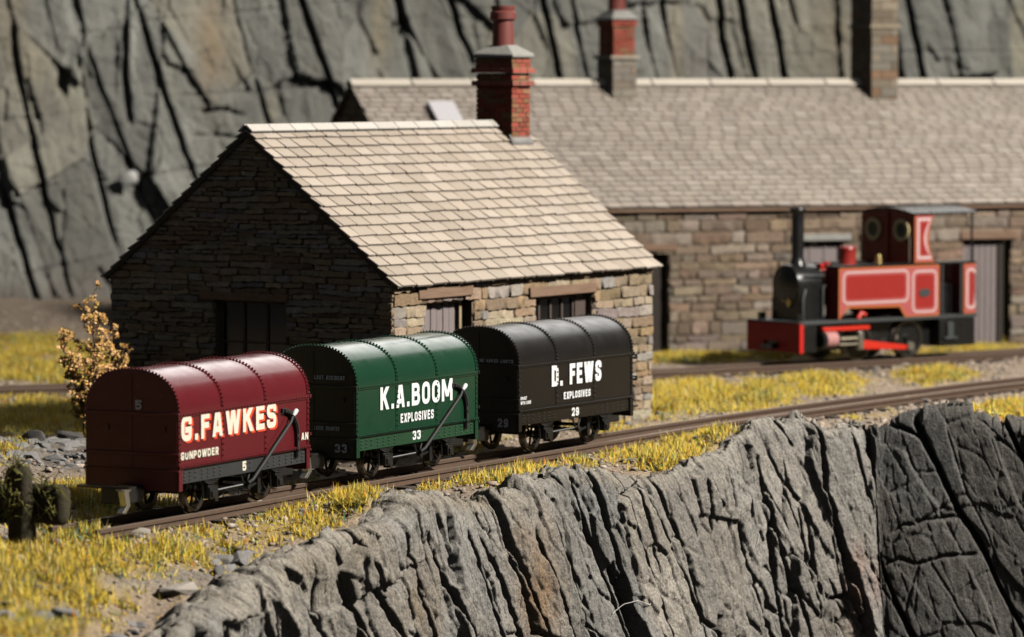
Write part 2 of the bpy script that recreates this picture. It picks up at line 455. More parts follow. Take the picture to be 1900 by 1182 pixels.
leftm = sstep(820, 640, np.broadcast_to(pathpx[:, None], UU.shape))
fl_, el_, tl_ = facets(UU * .8, dd * .9, 31, .15, .28, .30); D += leftm * (fl_ + .25 * fbm(UU * .9, DD * .9, 77, 3))
D += 0.08 * (1 - .7 * blockmask) * fbm(UU * 0.5, DD * 0.5, 71, 2) + (1 - .6 * blockmask) * (0.012 * fbm(UU * 9, DD * 7, 73, 3) + 0.012 * fbm(UU * 26, DD * 22, 74, 2))
for ax_ in (0, 1):
    D = .14 * np.roll(D, 1, ax_) + .72 * D + .14 * np.roll(D, -1, ax_)
shoulder = np.where(DD < 0, 0, 0.17 * (1 - np.exp(-dd / 0.10)))
out = shoulder + 0.10 * dd + D * sstep(-0.35, 0.25, DD)
zz = PZ[:, None] - dd
topn = sstep(-0.8, -0.1, DD)
jag = (hsh(np.floor(U * 1.9 + 0.6 * vn(U * 1.1, U * 0, 83)), U * 0, 84) - .5) * .17 + (hsh(np.floor(U * 5.3), U * 0, 86) - .5) * .10
ztop = (PZ[:, None] - .35) * (1 - topn) + (PZ + jag)[:, None] * topn
zz = zz + jag[:, None] * sstep(.6, 0, dd)
zz = np.where(DD < 0, ztop + (facets(UU * 2.2, DD * 2.6, 81, .06, .10, .10)[0] + facets(UU * 6, DD * 6, 83, .02, .04, .04)[0]), zz + 0.02)
zz = zz - GR * 0.8 * sstep(-0.5, 0, DD) * sstep(0.25, 0, DD)
outt = np.where(DD < 0, DD * 0.9, out)
CX = PX[:, None] + NX[:, None] * outt; CY = PY[:, None] + NY[:, None] * outt
# colour: grey slate, with ochre and pink stains of their own shape
c0 = np.array([0.405, 0.388, 0.355]); n1 = fbm(UU * 1.2, DD * 0.7, 91, 4)[..., None]
ccol = c0 * (1 + 0.35 * n1) * (1 + .30 * (t1 - .5) + .22 * (t2 - .5))[..., None]
ccol = ccol * (1 + np.array([.10, .0, -.12]) * (hsh(np.floor(t1 * 97), t1 * 0, 5) - .35)[..., None])
dust = np.clip(sstep(.16, -.06, DD) * (.75 + .8 * fbm(UU * 4, DD * 4, 98, 3)), 0, .85)[..., None]
ccol = ccol * (1 - dust) + np.array([.56, .505, .42]) * dust
ppx, ppy = proj(CX, CY, zz)
for (a, b, rx, ry, cc, s) in [(1000, 1100, 38, 110, (.40, .26, .14), .9), (965, 1010, 30, 40, (.34, .24, .15), .6), (790, 1110, 40, 80, (.38, .28, .17), .7), (650, 1010, 40, 35, (.42, .33, .2), .8),
                              (1590, 1120, 22, 90, (.42, .25, .18), .9), (1625, 1090, 20, 40, (.36, .23, .18), .6), (560, 1060, 60, 40, (.4, .32, .2), .6), (1190, 1010, 90, 50, (.3, .27, .22), .5),
                              (860, 930, 110, 22, (.40, .34, .25), .8), (1150, 890, 130, 14, (.40, .35, .28), .7), (1290, 850, 120, 22, (.42, .38, .31), .7), (470, 1110, 120, 60, (.56, .50, .41), .9), (620, 1000, 70, 30, (.54, .48, .40), .7), (1560, 1160, 60, 30, (.42, .37, .3), .6)]:
    w = np.exp(-(((ppx - a) / rx) ** 2 + ((ppy - b) / ry) ** 2)) * s
    w = np.clip(w * (1 + 0.9 * fbm(UU * 3, DD * 2, 95 + int(a) % 7, 3)), 0, 1)[..., None]
    ccol = ccol * (1 - w) + np.array(cc) * w
ccol = ccol * (1 - 0.72 * blockmask[..., None])  # right block darkened, its shade put into the colour
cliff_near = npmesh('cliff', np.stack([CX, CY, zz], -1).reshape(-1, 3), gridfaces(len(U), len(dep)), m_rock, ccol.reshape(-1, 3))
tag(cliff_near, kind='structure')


def on_cliff(px, py):
    d2 = (ppx - px) ** 2 + (ppy - py) ** 2
    # nearest to the camera among the close ones
    i = np.unravel_index(int(np.argmin(d2 + (CY - 50) * 0.2)), d2.shape)
    return np.array([CX[i], CY[i], zz[i]])


# ------------------------------------------------------------------ back quarry face
m_rock2 = mat('slate_rock_back', (0.2, 0.2, 0.19), 0.9, attr=True, var=0.5, vscale=1.6, dark=(0.13, 0.13, 0.12), bump=0.7, bscale=6, bdist=0.12, spec=0.2)
BX0, BY0, BK = -13.0, 97.5, 0.22
bl = math.hypot(1, BK); ba = np.array([1, BK]) / bl; bn = np.array([BK, -1]) / bl


def back_xz(px, py):
    r = ray(px, py); k = ((BX0 * bn[0] + BY0 * bn[1])) / (r[0] * bn[0] + r[1] * bn[1])
    p = r * k; return (p[:2] - np.array([BX0, BY0])) @ ba, CAMZ + p[2]


bs = np.arange(-14, 38, 0.032); bz = np.arange(-1.0, 10.2, 0.04)
BS, BZ = np.meshgrid(bs, bz, indexing='ij')
bw = 0.05 * fbm(BS * 0.5, BZ * 0.6, 101, 3)
bsx = BS + .22 * BZ + bw
g1, h1, q1 = facets(bsx * .55, BZ * .28 + .06 * BS, 41, .22, .22, .16); g2, h2, q2 = facets(bsx * 1.5, BZ * .7 + .1 * BS, 45, .07, .12, .08); g3, h3, q3 = facets(BS * 4, BZ * 3, 49, .02, .03, .03)
BD = 0.30 * fbm(BS * 0.12, BZ * 0.1, 102, 2) + g1 + g2 + g3 + .02 * fbm(BS * 7, BZ * 6, 104, 3)
BC = [(.10, .5, [(0, 292), (11, 368), (60, 552)]), (.10, .5, [(22, 60), (32, 135), (70, 325), (119, 536)]), (.09, .45, [(146, 119), (173, 298), (217, 482)]), (.12, .5, [(238, -20), (230, 135), (238, 217)]),
      (.10, .5, [(245, -30), (303, 179), (357, 336)]), (.09, .45, [(425, -30), (460, 108), (498, 233)]), (.12, .55, [(547, -30), (585, 81), (623, 190)]), (.25, .9, [(128, -20), (146, 65), (130, 108)]),
      (.06, .3, [(165, 100), (217, 244), (282, 406)]), (.05, .22, [(290, 30), (340, 130), (380, 190)]), (.15, .7, [(735, -30), (750, 70), (770, 150)]), (.13, .6, [(752, 45), (775, 90), (812, 152)]), (.10, .5, [(832, -20), (855, 60), (876, 110)]), (.10, .5, [(1003, -10), (1020, 80), (1039, 155)]),
      (.09, .5, [(1056, -10), (1074, 80), (1092, 155)]), (.09, .5, [(1190, -20), (1205, 80), (1220, 155)]), (.08, .4, [(1226, -20), (1243, 80), (1259, 155)]), (.12, .6, [(1333, -20), (1344, 80), (1357, 155)]), (.10, .5, [(1368, -20), (1385, 80), (1401, 155)]), (.13, .6, [(1427, -20), (1442, 80), (1456, 155)]),
      (.06, .3, [(1460, -20), (1478, 45)]), (.13, .6, [(1646, -10), (1660, 80), (1674, 160)]), (.10, .5, [(1676, -20), (1697, 80), (1713, 160)]), (.10, .5, [(1741, -20), (1762, 80), (1780, 160)]), (.06, .3, [(1862, -10), (1902, 85)]), (.06, .35, [(918, -10), (940, 140)]), (.06, .3, [(1548, -10), (1556, 150)]), (.22, .6, [(118, 140), (112, 165)]), (.12, .5, [(6, 180), (2, 215)]),
      (.05, .22, [(-20, 226), (100, 214), (206, 198)]), (.05, .22, [(10, 352), (190, 335), (373, 306)]), (.05, .22, [(40, 505), (206, 470)]), (.05, .22, [(255, 180), (450, 168), (640, 157)]), (.05, .22, [(255, 38), (450, 22), (640, 4)]), (.05, .2, [(145, 60), (240, 50)]), (.05, .2, [(1660, 97), (1890, 95)]), (.04, .15, [(1370, 105), (1540, 100)]),
      (.12, .4, [(360, 250), (395, 248), (430, 252)]), (.12, .4, [(370, 205), (410, 200), (440, 210)]), (.08, .4, [(110, 365), (112, 420)])]
for hw, dk, pts in BC:
    hw *= .8
    q = np.array([back_xz(*p) for p in pts]); ss, zs_ = q[:, 0], q[:, 1]
    if abs(zs_[-1] - zs_[0]) > abs(ss[-1] - ss[0]) * 0.8:
        o = np.argsort(zs_); uc = np.interp(BZ, zs_[o], ss[o]); lo, hi = zs_.min(), zs_.max()
        sp = sstep(lo - .3, lo + .1, BZ) * (sstep(hi + .3, hi - .1, BZ) if hi < 7.5 else 1)
        if hi > 7.5: uc = uc - np.clip(BZ - hi, 0, 9) * 0.25
        t = BS - uc + bw * .8 + .03 * fbm(BS * 3, BZ * 2, 105, 2)
        st = ((hw * 97.3) % 1 - 0.3) * 0.3
        BD += st * (1 / (1 + np.exp(-np.clip(t / 0.03, -40, 40)))) * np.exp(-np.clip(t, 0, 9) / 1.2) * sp
    else:
        dk *= .7; hw *= .7
        o = np.argsort(ss); zc = np.interp(BS, ss[o], zs_[o])
        sp = sstep(ss.min() - .2, ss.min() + .1, BS) * sstep(ss.max() + .2, ss.max() - .1, BS); t = BZ - zc + bw
    BD -= .6 * dk * np.clip(1.3 * (1 - (np.abs(t) / hw) ** 2), 0, 1) * sp * (.35 + .65 * sstep(.25, .6, vn(BS * .9 + hw * 31, BZ * .8, 107)))
foot = np.clip(1.8 - BZ, 0, 3); BO = BD + 0.5 * foot + 0.05 * (8 - BZ)
QX = BX0 + BS * ba[0] + bn[0] * BO; QY = BY0 + BS * ba[1] + bn[1] * BO
nn = fbm(BS * 0.5, BZ * 0.4, 111, 4)[..., None]
bcol = np.array([0.25, 0.25, 0.225]) * (1 + 0.4 * nn) * (1 + .55 * (q1 - .5) + .3 * (q2 - .5))[..., None]
bcol = bcol * (1 + np.array([.22, .05, -.25]) * np.clip(hsh(np.floor(q1 * 91), q1 * 0, 6) - .55, 0, 1)[..., None])
qpx, qpy = proj(QX, QY, BZ)
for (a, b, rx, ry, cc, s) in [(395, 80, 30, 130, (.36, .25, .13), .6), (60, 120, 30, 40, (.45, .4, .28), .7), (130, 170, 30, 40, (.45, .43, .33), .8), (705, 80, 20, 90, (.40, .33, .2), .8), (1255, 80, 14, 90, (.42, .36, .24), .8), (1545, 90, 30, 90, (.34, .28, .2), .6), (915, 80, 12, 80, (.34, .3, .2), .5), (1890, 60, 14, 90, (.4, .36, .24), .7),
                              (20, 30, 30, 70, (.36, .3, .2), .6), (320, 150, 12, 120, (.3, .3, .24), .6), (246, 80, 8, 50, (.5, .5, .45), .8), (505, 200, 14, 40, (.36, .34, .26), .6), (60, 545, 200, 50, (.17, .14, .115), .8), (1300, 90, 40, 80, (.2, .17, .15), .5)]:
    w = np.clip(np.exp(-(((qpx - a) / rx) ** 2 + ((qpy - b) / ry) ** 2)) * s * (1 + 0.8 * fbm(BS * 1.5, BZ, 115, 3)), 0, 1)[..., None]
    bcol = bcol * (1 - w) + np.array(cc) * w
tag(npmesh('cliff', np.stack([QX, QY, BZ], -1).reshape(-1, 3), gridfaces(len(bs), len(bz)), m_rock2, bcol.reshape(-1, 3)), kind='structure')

# ------------------------------------------------------------------ stone walls and slate roofs
STONE_A = [(0.409, 0.304, 0.193), (0.465, 0.356, 0.237), (0.381, 0.271, 0.165), (0.428, 0.342, 0.242), (0.353, 0.261, 0.176), (0.465, 0.380, 0.275), (0.400, 0.275, 0.160), (0.400, 0.351, 0.319)]
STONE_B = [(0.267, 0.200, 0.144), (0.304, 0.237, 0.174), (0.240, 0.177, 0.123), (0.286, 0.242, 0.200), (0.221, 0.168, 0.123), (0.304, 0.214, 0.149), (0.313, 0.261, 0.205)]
m_stone = mat('rubble_stone', (.4, .3, .2), 0.9, attr=True, var=0.45, vscale=7, dark=(.17, .13, .09), bump=0.8, bscale=22, bdist=0.03, spec=0.2, grain=.3, gscale=20)
m_mortar = mat('dark_mortar', (.22, .165, .105), 0.95, var=.5, vscale=9)
m_slate = mat('roof_slate', (.6, .5, .38), 0.75, attr=True, var=0.22, vscale=5, dark=(.42, .33, .24), bump=0.4, bscale=30, bdist=0.01, spec=0.3)
m_dark = mat('dark_timber', (.03, .022, .016), 0.8, var=.4, vscale=8)
m_under = mat('roof_underside', (.05, .04, .03), 0.9)


def wall(name, parent, p0, dirv, nrm, length, z0, ztop, openings=(), gable=None, seed=1, pal=STONE_A, rowh=(.085, .17), stw=(.25, .75), over=(0.03, 0.03)):
    """one rubble wall: p0 local start, dirv along, nrm outward; gable=(half, rise) adds a triangle; openings (s0,s1,z0,z1)"""
    rg = random.Random(seed); mb = MB(); d = Vector(dirv); n = Vector(nrm); p0 = Vector(p0)

    def P(s, z, o): return p0 + d * s + n * o + Vector((0, 0, z))
    # backing
    cuts = sorted(set([0, length] + [x for o in openings for x in o[:2]]))
    for a, b in zip(cuts[:-1], cuts[1:]):
        op = [o for o in openings if o[0] <= a + 1e-6 and o[1] >= b - 1e-6]
        segs = [(z0, ztop)] if not op else [(z0, op[0][2]), (op[0][3], ztop)]
        for q0, q1 in segs:
            if q1 - q0 < 1e-3: continue
            vs = [P(s, z, o) for o in (-0.28, -0.02) for (s, z) in ((a, q0), (b, q0), (b, q1), (a, q1))]
            mb.add(vs, [(0, 1, 2, 3), (4, 7, 6, 5), (0, 4, 5, 1), (1, 5, 6, 2), (2, 6, 7, 3), (3, 7, 4, 0)], 1)
    if gable:
        vs = [P(s, z, o) for o in (-0.28, -0.02) for (s, z) in ((0, ztop), (length, ztop), (length / 2, ztop + gable))]
        mb.add(vs, [(0, 1, 2), (3, 5, 4), (0, 3, 4, 1), (1, 4, 5, 2), (2, 5, 3, 0)], 1)
    z = z0; ztot = ztop + (gable or 0)
    while z < ztot - 0.03:
        h = min(rg.uniform(*rowh), ztot - z)
        if gable and z >= ztop - h * 0.5:
            ins = (z + h * 0.7 - ztop) / gable * length / 2; lo, hi = max(ins, -over[0]), length - max(ins, -over[1])
        else:
            if not gable: h = min(h, ztop - z)
            lo, hi = -over[0], length + over[1]
        s = lo
        while s < hi - 0.05:
            w = rg.uniform(*stw) * (1.0 if rg.random() < .8 else .55); e = min(s + w, hi)
            if hi - e < 0.12: e = hi
            pieces = [(s, e)]
            for o in openings:
                if z + h * 0.6 > o[2] and z + h * 0.4 < o[3]:
                    pieces = [q for (a, b) in pieces for q in ((a, min(b, o[0])), (max(a, o[1]), b)) if q[1] - q[0] > 0.04]
            for a, b in pieces:
                dpt = rg.uniform(0.012, 0.05); col = rg.choice(pal); k = rg.uniform(.7, 1.2)
                col = tuple(min(.8, c * k * rg.uniform(.95, 1.05)) for c in col)
                nx, nz = max(3, int((b - a) / 0.09) + 2), 4; vs = []
                ph = rg.uniform(0, 99); tilt = rg.uniform(-.02, .02); t2 = rg.uniform(-.012, .012)
                for i in range(nx):
                    for j in range(nz):
                        fu = i / (nx - 1); fv = j / (nz - 1); edge = i in (0, nx - 1) or j in (0, nz - 1)
                        g = 0.007
                        ss = a + g + (b - a - 2 * g) * fu; z_ = z + g * .8 + (h - 1.6 * g) * fv
                        ss += rg.uniform(-.018, .018) if edge else 0; z_ += rg.uniform(-.015, .015) + t2 * (fu - .5) * 2 + 0.012 * math.sin(ss * 2.1 + z * 5)
                        oo = -0.008 if edge else dpt + rg.uniform(-.012, .012) + tilt * (fv - .5) * 2
                        if not edge:
                            # pull the inner ring out towards the rim so that faces stay full
                            if i == 1: ss -= (b - a) / (nx - 1) * .72
                            if i == nx - 2: ss += (b - a) / (nx - 1) * .72
                            if j == 1: z_ -= h / (nz - 1) * .75
                            if j == nz - 2: z_ += h / (nz - 1) * .75
                        vs.append(P(ss, z_, oo))
                fs = [(i * nz + j, i * nz + j + 1, (i + 1) * nz + j + 1, (i + 1) * nz + j) for i in range(nx - 1) for j in range(nz - 1)]
                # orient outward
                fa, fb, fc = vs[fs[0][0]], vs[fs[0][1]], vs[fs[0][2]]
                if (vs[nz + 2] - vs[nz + 1]).cross(vs[2 * nz + 1] - vs[nz + 1]).dot(n) < 0 if nx > 3 else False: fs = [f[::-1] for f in fs]
                mb.add(vs, fs, 0, col)
            s = e
        z += h
    return mb.build(name, [m_stone, m_mortar], parent, smooth=50, colors=True)


def slates(mb, A, along, down, length, slope, course, width, seed, cols, holes=(), th=0.034):
    """A: ridge start, along: unit, down: unit down the slope"""
    rg = random.Random(seed); al = Vector(along); dn = Vector(down); up = al.cross(dn)
    if up.z < 0: up = -up
    A = Vector(A); nrow = int(round(slope / course)); course = slope / nrow
    for r in range(nrow):
        x = -rg.uniform(0, 1) * width if r % 2 else -rg.uniform(0.3, .6) * width
        while x < length:
            w = width * rg.uniform(.88, 1.12); a, b = max(x, 0), min(x + w - 0.026, length)
            x += w
            if b - a < 0.03: continue
            t0 = r * course - 0.02; t1 = (r + 1) * course + (0.02 if r == nrow - 1 else 0.0) + rg.uniform(-.012, .012)
            if any(b > h[0] and a < h[1] and t1 > h[2] and t0 < h[3] for h in holes): continue
            l0 = 0.004; l1 = th + 0.014 + rg.uniform(-.004, .006); sk = rg.uniform(-.008, .008); tw = rg.uniform(-.005, .005)
            c = rg.choice(cols); k = rg.uniform(.88, 1.1); c = tuple(q * k for q in c)

            def Q(s, t, l): return A + al * s + dn * t + up * l
            vs = [Q(a, t0, l0), Q(b, t0, l0), Q(b, t1 + sk, l1 + tw), Q(a, t1 - sk, l1 - tw),
                  Q(a, t0, l0 - .012), Q(b, t0, l0 - .012), Q(b, t1 + sk, l1 + tw - th), Q(a, t1 - sk, l1 - tw - th)]
            fs = [(0, 1, 2, 3), (7, 6, 5, 4), (3, 2, 6, 7), (0, 3, 7, 4), (1, 5, 6, 2)]
            if (vs[1] - vs[0]).cross(vs[3] - vs[0]).dot(up) < 0: fs = [f[::-1] for f in fs]
            mb.add(vs, fs, 0, c)


SL_A = [(0.431, 0.370, 0.304), (0.449, 0.387, 0.326), (0.414, 0.352, 0.290), (0.440, 0.374, 0.312), (0.400, 0.339, 0.277)]
SL_B = [(0.439, 0.387, 0.335), (0.413, 0.361, 0.310), (0.464, 0.408, 0.357), (0.396, 0.344, 0.297), (0.439, 0.378, 0.323)]
m_brick = None


def brick_mat(name, cols=((.35, .07, .045), (.25, .055, .04)), mortar=(.28, .2, .13), scale=1.0):
    m = bpy.data.materials.new(name); m.use_nodes = True; nt = m.node_tree; N = nt.nodes; L = nt.links; b = N['Principled BSDF']
    b.inputs['Roughness'].default_value = .85; b.inputs['Specular IOR Level'].default_value = .2
    at = N.new('ShaderNodeAttribute'); at.attribute_name = 'Col'; nz = N.new('ShaderNodeTexNoise'); nz.inputs['Scale'].default_value = 9; nz.inputs['Detail'].default_value = 6
    tc = N.new('ShaderNodeTexCoord'); L.new(tc.outputs['Object'], nz.inputs['Vector'])
    mr = N.new('ShaderNodeMapRange'); mr.inputs[1].default_value = .45; mr.inputs[2].default_value = .7; mr.inputs[4].default_value = .4; L.new(nz.outputs['Fac'], mr.inputs[0])
    mx = N.new('ShaderNodeMix'); mx.data_type = 'RGBA'; mx.inputs['B'].default_value = (.22, .15, .09, 1)
    L.new(mr.outputs[0], mx.inputs['Factor']); L.new(at.outputs['Color'], mx.inputs['A']); L.new(mx.outputs['Result'], b.inputs['Base Color'])
    bp = N.new('ShaderNodeBump'); bp.inputs['Strength'].default_value = .4; bp.inputs['Distance'].default_value = .01; L.new(nz.outputs['Fac'], bp.inputs['Height']); L.new(bp.outputs[0], b.inputs['Normal'])
    return m


m_brick = brick_mat('red_brick')
BRK = [(.30, .065, .045), (.35, .085, .06), (.26, .06, .04), (.23, .11, .055), (.28, .14, .075), (.33, .07, .05)]


def brick_stack(mb, cx, cy, w, d, z0, z1, seed, course=0.085, bl_=0.24, pal=BRK, grow=0.0):
    """courses of single bricks round a core (w along x, d along y)"""
    rg = random.Random(seed); mb.box(cx - w / 2 + .012, cx + w / 2 - .012, cy - d / 2 + .012, cy + d / 2 - .012, z0, z1, 0, None, (.27, .19, .11))
    z = z0; r = 0
    while z < z1 - 0.02:
        h = min(course, z1 - z)
        for (ln, fx) in ((w, 0), (d, 1)):
            for sgn in (-1, 1):
                s = -ln / 2 - (bl_ / 2 if r % 2 else 0)
                while s < ln / 2:
                    a, b = max(s, -ln / 2), min(s + bl_ - .014, ln / 2); s += bl_
                    if b - a < .03: continue
                    o = rg.uniform(-.003, .006) + grow; c = rg.choice(pal); k = rg.uniform(.8, 1.15); c = tuple(q * k for q in c)
                    if fx == 0: y = cy + sgn * (d / 2 - .03); mb.box(cx + a, cx + b, y - .034 - (o if sgn < 0 else 0), y + .034 + (o if sgn > 0 else 0), z, z + h - .014, 0, None, c)
                    else: x = cx + sgn * (w / 2 - .03); mb.box(x - .034 - (o if sgn < 0 else 0), x + .034 + (o if sgn > 0 else 0), cy + a, cy + b, z, z + h - .014, 0, None, c)
        z += h; r += 1


m_cap = mat('weathered_mortar', (.34, .33, .30), .9, var=.5, vscale=6, dark=(.2, .2, .19), bump=.6, bscale=15, bdist=.03)
m_pot = mat('terracotta_pot', (.19, .045, .035), .6, var=.4, vscale=5, dark=(.12, .035, .03))
m_lead = mat('lead_flashing', (.3, .29, .28), .7, var=.4, vscale=8)
m_lintel = mat('timber_lintel', (.25, .165, .11), .85, var=.7, vscale=5, dark=(.14, .07, .04), bump=.5, bscale=18, stretch=(.3, 1, 2))
m_door = mat('grey_plank_door', (.24, .20, .195), .8, var=.35, vscale=6, dark=(.13, .105, .10), stretch=(3, 3, .5))
m_frame = mat('door_frame_timber', (.36, .28, .17), .8, var=.3, vscale=8)
m_wframe = mat('weathered_window_frame', (.09, .065, .055), .8, var=.3, vscale=9)
m_glass = mat('dark_window_glass', (.006, .006, .006), .12)
m_ridge = mat('ridge_tile', (.62, .58, .52), .75, attr=True, var=.3, vscale=6, dark=(.4, .35, .28))


def plank_door(parent, s0, s1, z0, z1, y, n=6):
    """door lying in a wall along x, face towards -y at depth y"""
    f = MB(); t = .07
    f.box(s0, s0 + t * .6, y - .03, y + .07, z0, z1); f.box(s1 - t, s1, y - .03, y + .07, z0, z1); f.box(s0 + t * .6 + .002, s1 - t - .002, y - .03, y + .07, z1 - t, z1)
    fr = f.build('door_frame', m_frame, parent, bevel=.006)
    d = MB(); a, b = s0 + t * .6 + .02, s1 - t - .05; w = (b - a) / n
    for i in range(n): d.box(a + i * w + .009, a + (i + 1) * w - .009, y + .02 + .006 * (i % 2), y + .08, z0, z1 - t - .015)
    d.box(a, b, y + .06, y + .09, z0, z1 - t - .015)
    return d.build('door', m_door, parent, bevel=.006)


def make_window(parent, P0, dirv, nrm, w, h, nx, nz, name='window'):
    """glazed window: P0 lower left of the opening at glass depth"""
    d = Vector(dirv); n = Vector(nrm); o = Vector(P0); M = Matrix((( d.x, n.x, 0, o.x), (d.y, n.y, 0, o.y), (0, 0, 1, o.z), (0, 0, 0, 1)))
    g = MB(); t = .05
    for a, b, c, e in ((0, t, 0, h), (w - t, w, 0, h)): g.box(a, b, -.03, .03, c, e, 0, M)
    g.box(t, w - t, -.028, .028, 0, t, 0, M); g.box(t, w - t, -.028, .028, h - t, h, 0, M)
    for i in range(1, nx): g.box(w * i / nx - .028, w * i / nx + .028, -.024, .024, t, h - t, 0, M)
    for j in range(1, nz): g.box(t, w - t, -.018, .018, h * j / nz - .018, h * j / nz + .018, 0, M)
    f = g.build(name, m_wframe, parent, bevel=.005)
    p = MB(); p.box(.01, w - .01, -.012, -.004, .01, h - .01, 0, M); p.build('pane', m_glass, f)
    return f


# ---- cottage: local x along the front eave, near side is -y; eave line at y=0
CA = 32.38; cot = thing('stone_cottage', 'small stone cottage with slate roof and brick chimney behind the wagons', 'cottage', (-1.842, 64.69, 0), CA)
CLN, CWD, CEV, CRG = 8.38, 5.97, 2.51, 5.013
OH = 0.12; zb = GZ - .25
pitch = math.atan2(CRG - CEV, CWD / 2); wz = CEV + OH * math.tan(pitch) - 0.07
front_op = [(0.93, 2.38, -.1, 2.20), (4.35, 6.22, .95, 2.09)]
wall('wall', cot, (.03, OH, 0), (1, 0, 0), (0, -1, 0), CLN - .14, zb, wz, front_op, seed=3, rowh=(.11, .23), stw=(.3, .85))
wall('wall', cot, (.03, CWD - OH, 0), (0, -1, 0), (-1, 0, 0), CWD - 2 * OH, zb, wz, [(2.24 - OH + (CWD - OH) - (CWD - OH) + (CWD - OH * 2) - (CWD - OH * 2) + 0, 2.25 - OH, 9, 9.1)] if False else [((CWD - OH) - 3.69, (CWD - OH) - 2.25, .75, 2.17)], gable=(CWD / 2 - OH) * math.tan(pitch), seed=9, rowh=(.05, .12), stw=(.25, .9))
wall('wall', cot, (CLN - .11, OH, 0), (0, 1, 0), (1, 0, 0), CWD - 2 * OH, zb, wz, [], gable=(CWD / 2 - OH) * math.tan(pitch), seed=12)
wall('wall', cot, (CLN - .11, CWD - OH, 0), (-1, 0, 0), (0, 1, 0), CLN - .14, zb, wz, [], seed=14)
mb = MB(); mb.box(.70, 2.32, OH - .075, OH + .2, 2.235, 2.43); mb.build('lintel', m_lintel, cot, bevel=.012)
mb = MB(); mb.box(4.12, 6.29, OH - .07, OH + .2, 2.105, 2.275); mb.build('lintel', m_lintel, cot, bevel=.012)
mb = MB(); mb.box(.03 - .075, .03 + .2, 2.17, 3.97, 2.16, 2.29); mb.build('lintel', m_lintel, cot, bevel=.012)
plank_door(cot, .95, 2.24, -.12, 2.19, OH + .14, 6)
make_window(cot, (4.36, OH + .17, .96), (1, 0, 0), (0, -1, 0), 1.50, 1.12, 4, 2)
mbx = MB(); mbx.box(5.87, 6.21, OH + .12, OH + .26, .96, 2.08); mbx.build('window_reveal', m_wframe, cot)
make_window(cot, (.03 + .17, 3.68, .76), (0, -1, 0), (-1, 0, 0), 1.42, 1.40, 3, 2)
# roof
rf = MB(); c, s = math.cos(pitch), math.sin(pitch); sl = math.hypot(CWD / 2, CRG - CEV)
th = .075
for sg in (0, 1):
    y0 = 0 if sg == 0 else CWD; ys = 1 if sg == 0 else -1
    yi = y0 + ys * .14; zi = CEV + .14 * math.tan(pitch)
    poly = [(yi, zi - .035), (CWD / 2, CRG - .035), (CWD / 2, CRG - .035 - th / c), (yi, zi - .035 - th / c)]
    rf.prism(poly, 'x', -.05, CLN, 1)
slates(rf, (-.06, CWD / 2, CRG - .03), (1, 0, 0), (0, -c, -s), CLN + .07, sl + .02, .243, .445, 21, SL_A)
slates(rf, (-.06, CWD / 2, CRG - .03), (1, 0, 0), (0, c, -s), CLN + .07, sl + .02, .243, .445, 22, SL_A)
roof = rf.build('roof', [m_slate, m_under], cot, smooth=0, colors=True)
eb_ = MB(); q0, q1 = .012, .15
for ya, yb in ((q0, q1), (CWD - q0, CWD - q1)): eb_.prism([(ya, CEV + q0 * math.tan(pitch) - .052), (yb, CEV + q1 * math.tan(pitch) - .052), (yb, CEV + q1 * math.tan(pitch) - .085), (ya, CEV + q0 * math.tan(pitch) - .075)], 'x', -.045, CLN - .005)
eb_.build('eaves_board', mat('eaves_timber', (.20, .155, .11), .9, var=.4, vscale=6), cot, smooth=0)
rt = MB(); x = -.07; i = 0
while x < CLN + .02:
    w = min(.62, CLN + .03 - x); k = rnd.uniform(.9, 1.08); cc = (.53 * k, .50 * k, .46 * k)
    for sgn in (-1, 1):
        a = Vector((0, sgn * c, -s)); n = Vector((0, sgn * s, c)); o = Vector((0, CWD / 2, CRG + .045))
        for (p, q) in (((x, 0), (x + w - .02, .17)),):
            vs = [o + a * t + n * l + Vector((xx, 0, 0)) for l in (0, .03) for (xx, t) in ((p[0], 0), (q[0], 0), (q[0], q[1]), (p[0], q[1]))]
            rt.add(vs, [(0, 1, 2, 3), (4, 7, 6, 5), (0, 4, 5, 1), (1, 5, 6, 2), (2, 6, 7, 3), (3, 7, 4, 0)], 0, cc)
    x += w; i += 1
rt.build('ridge_tiles', m_ridge, cot, smooth=0, colors=True)
# chimney
chx0, chx1, chy = 7.50, 8.10, CWD / 2 - .03; chd = .76
ch = MB(); brick_stack(ch, (chx0 + chx1) / 2, chy, chx1 - chx0, chd, 4.45, 5.92, 31)
brick_stack(ch, (chx0 + chx1) / 2, chy, chx1 - chx0 + .13, chd + .13, 5.70, 5.79, 32, course=.09, pal=[(.32, .10, .08), (.35, .12, .09)])
brick_stack(ch, (chx0 + chx1) / 2, chy, chx1 - chx0 + .14, chd + .14, 5.93, 6.02, 33, course=.09, pal=[(.38, .085, .065), (.35, .095, .075)])
brick_stack(ch, (chx0 + chx1) / 2, chy, chx1 - chx0 + .02, chd + .02, 6.02, 6.20, 34)
chim = ch.build('chimney', m_brick, cot, smooth=0, colors=True)
cp = MB(); xm = (chx0 + chx1) / 2
a, b = (chx1 - chx0) / 2 + .06, chd / 2 + .06
vs = [(xm + i * a * k, chy + j * b * k, z) for z, k in ((6.20, 1), (6.27, 1.02), (6.43, .45)) for i, j in ((-1, -1), (1, -1), (1, 1), (-1, 1))]
cp.add(vs, [(3, 2, 1, 0), (8, 9, 10, 11)] + [(l + k, l + (k + 1) % 4, l + 4 + (k + 1) % 4, l + 4 + k) for l in (0, 4) for k in range(4)])
cp.build('chimney_cap', m_cap, chim, bevel=.02, smooth=30)
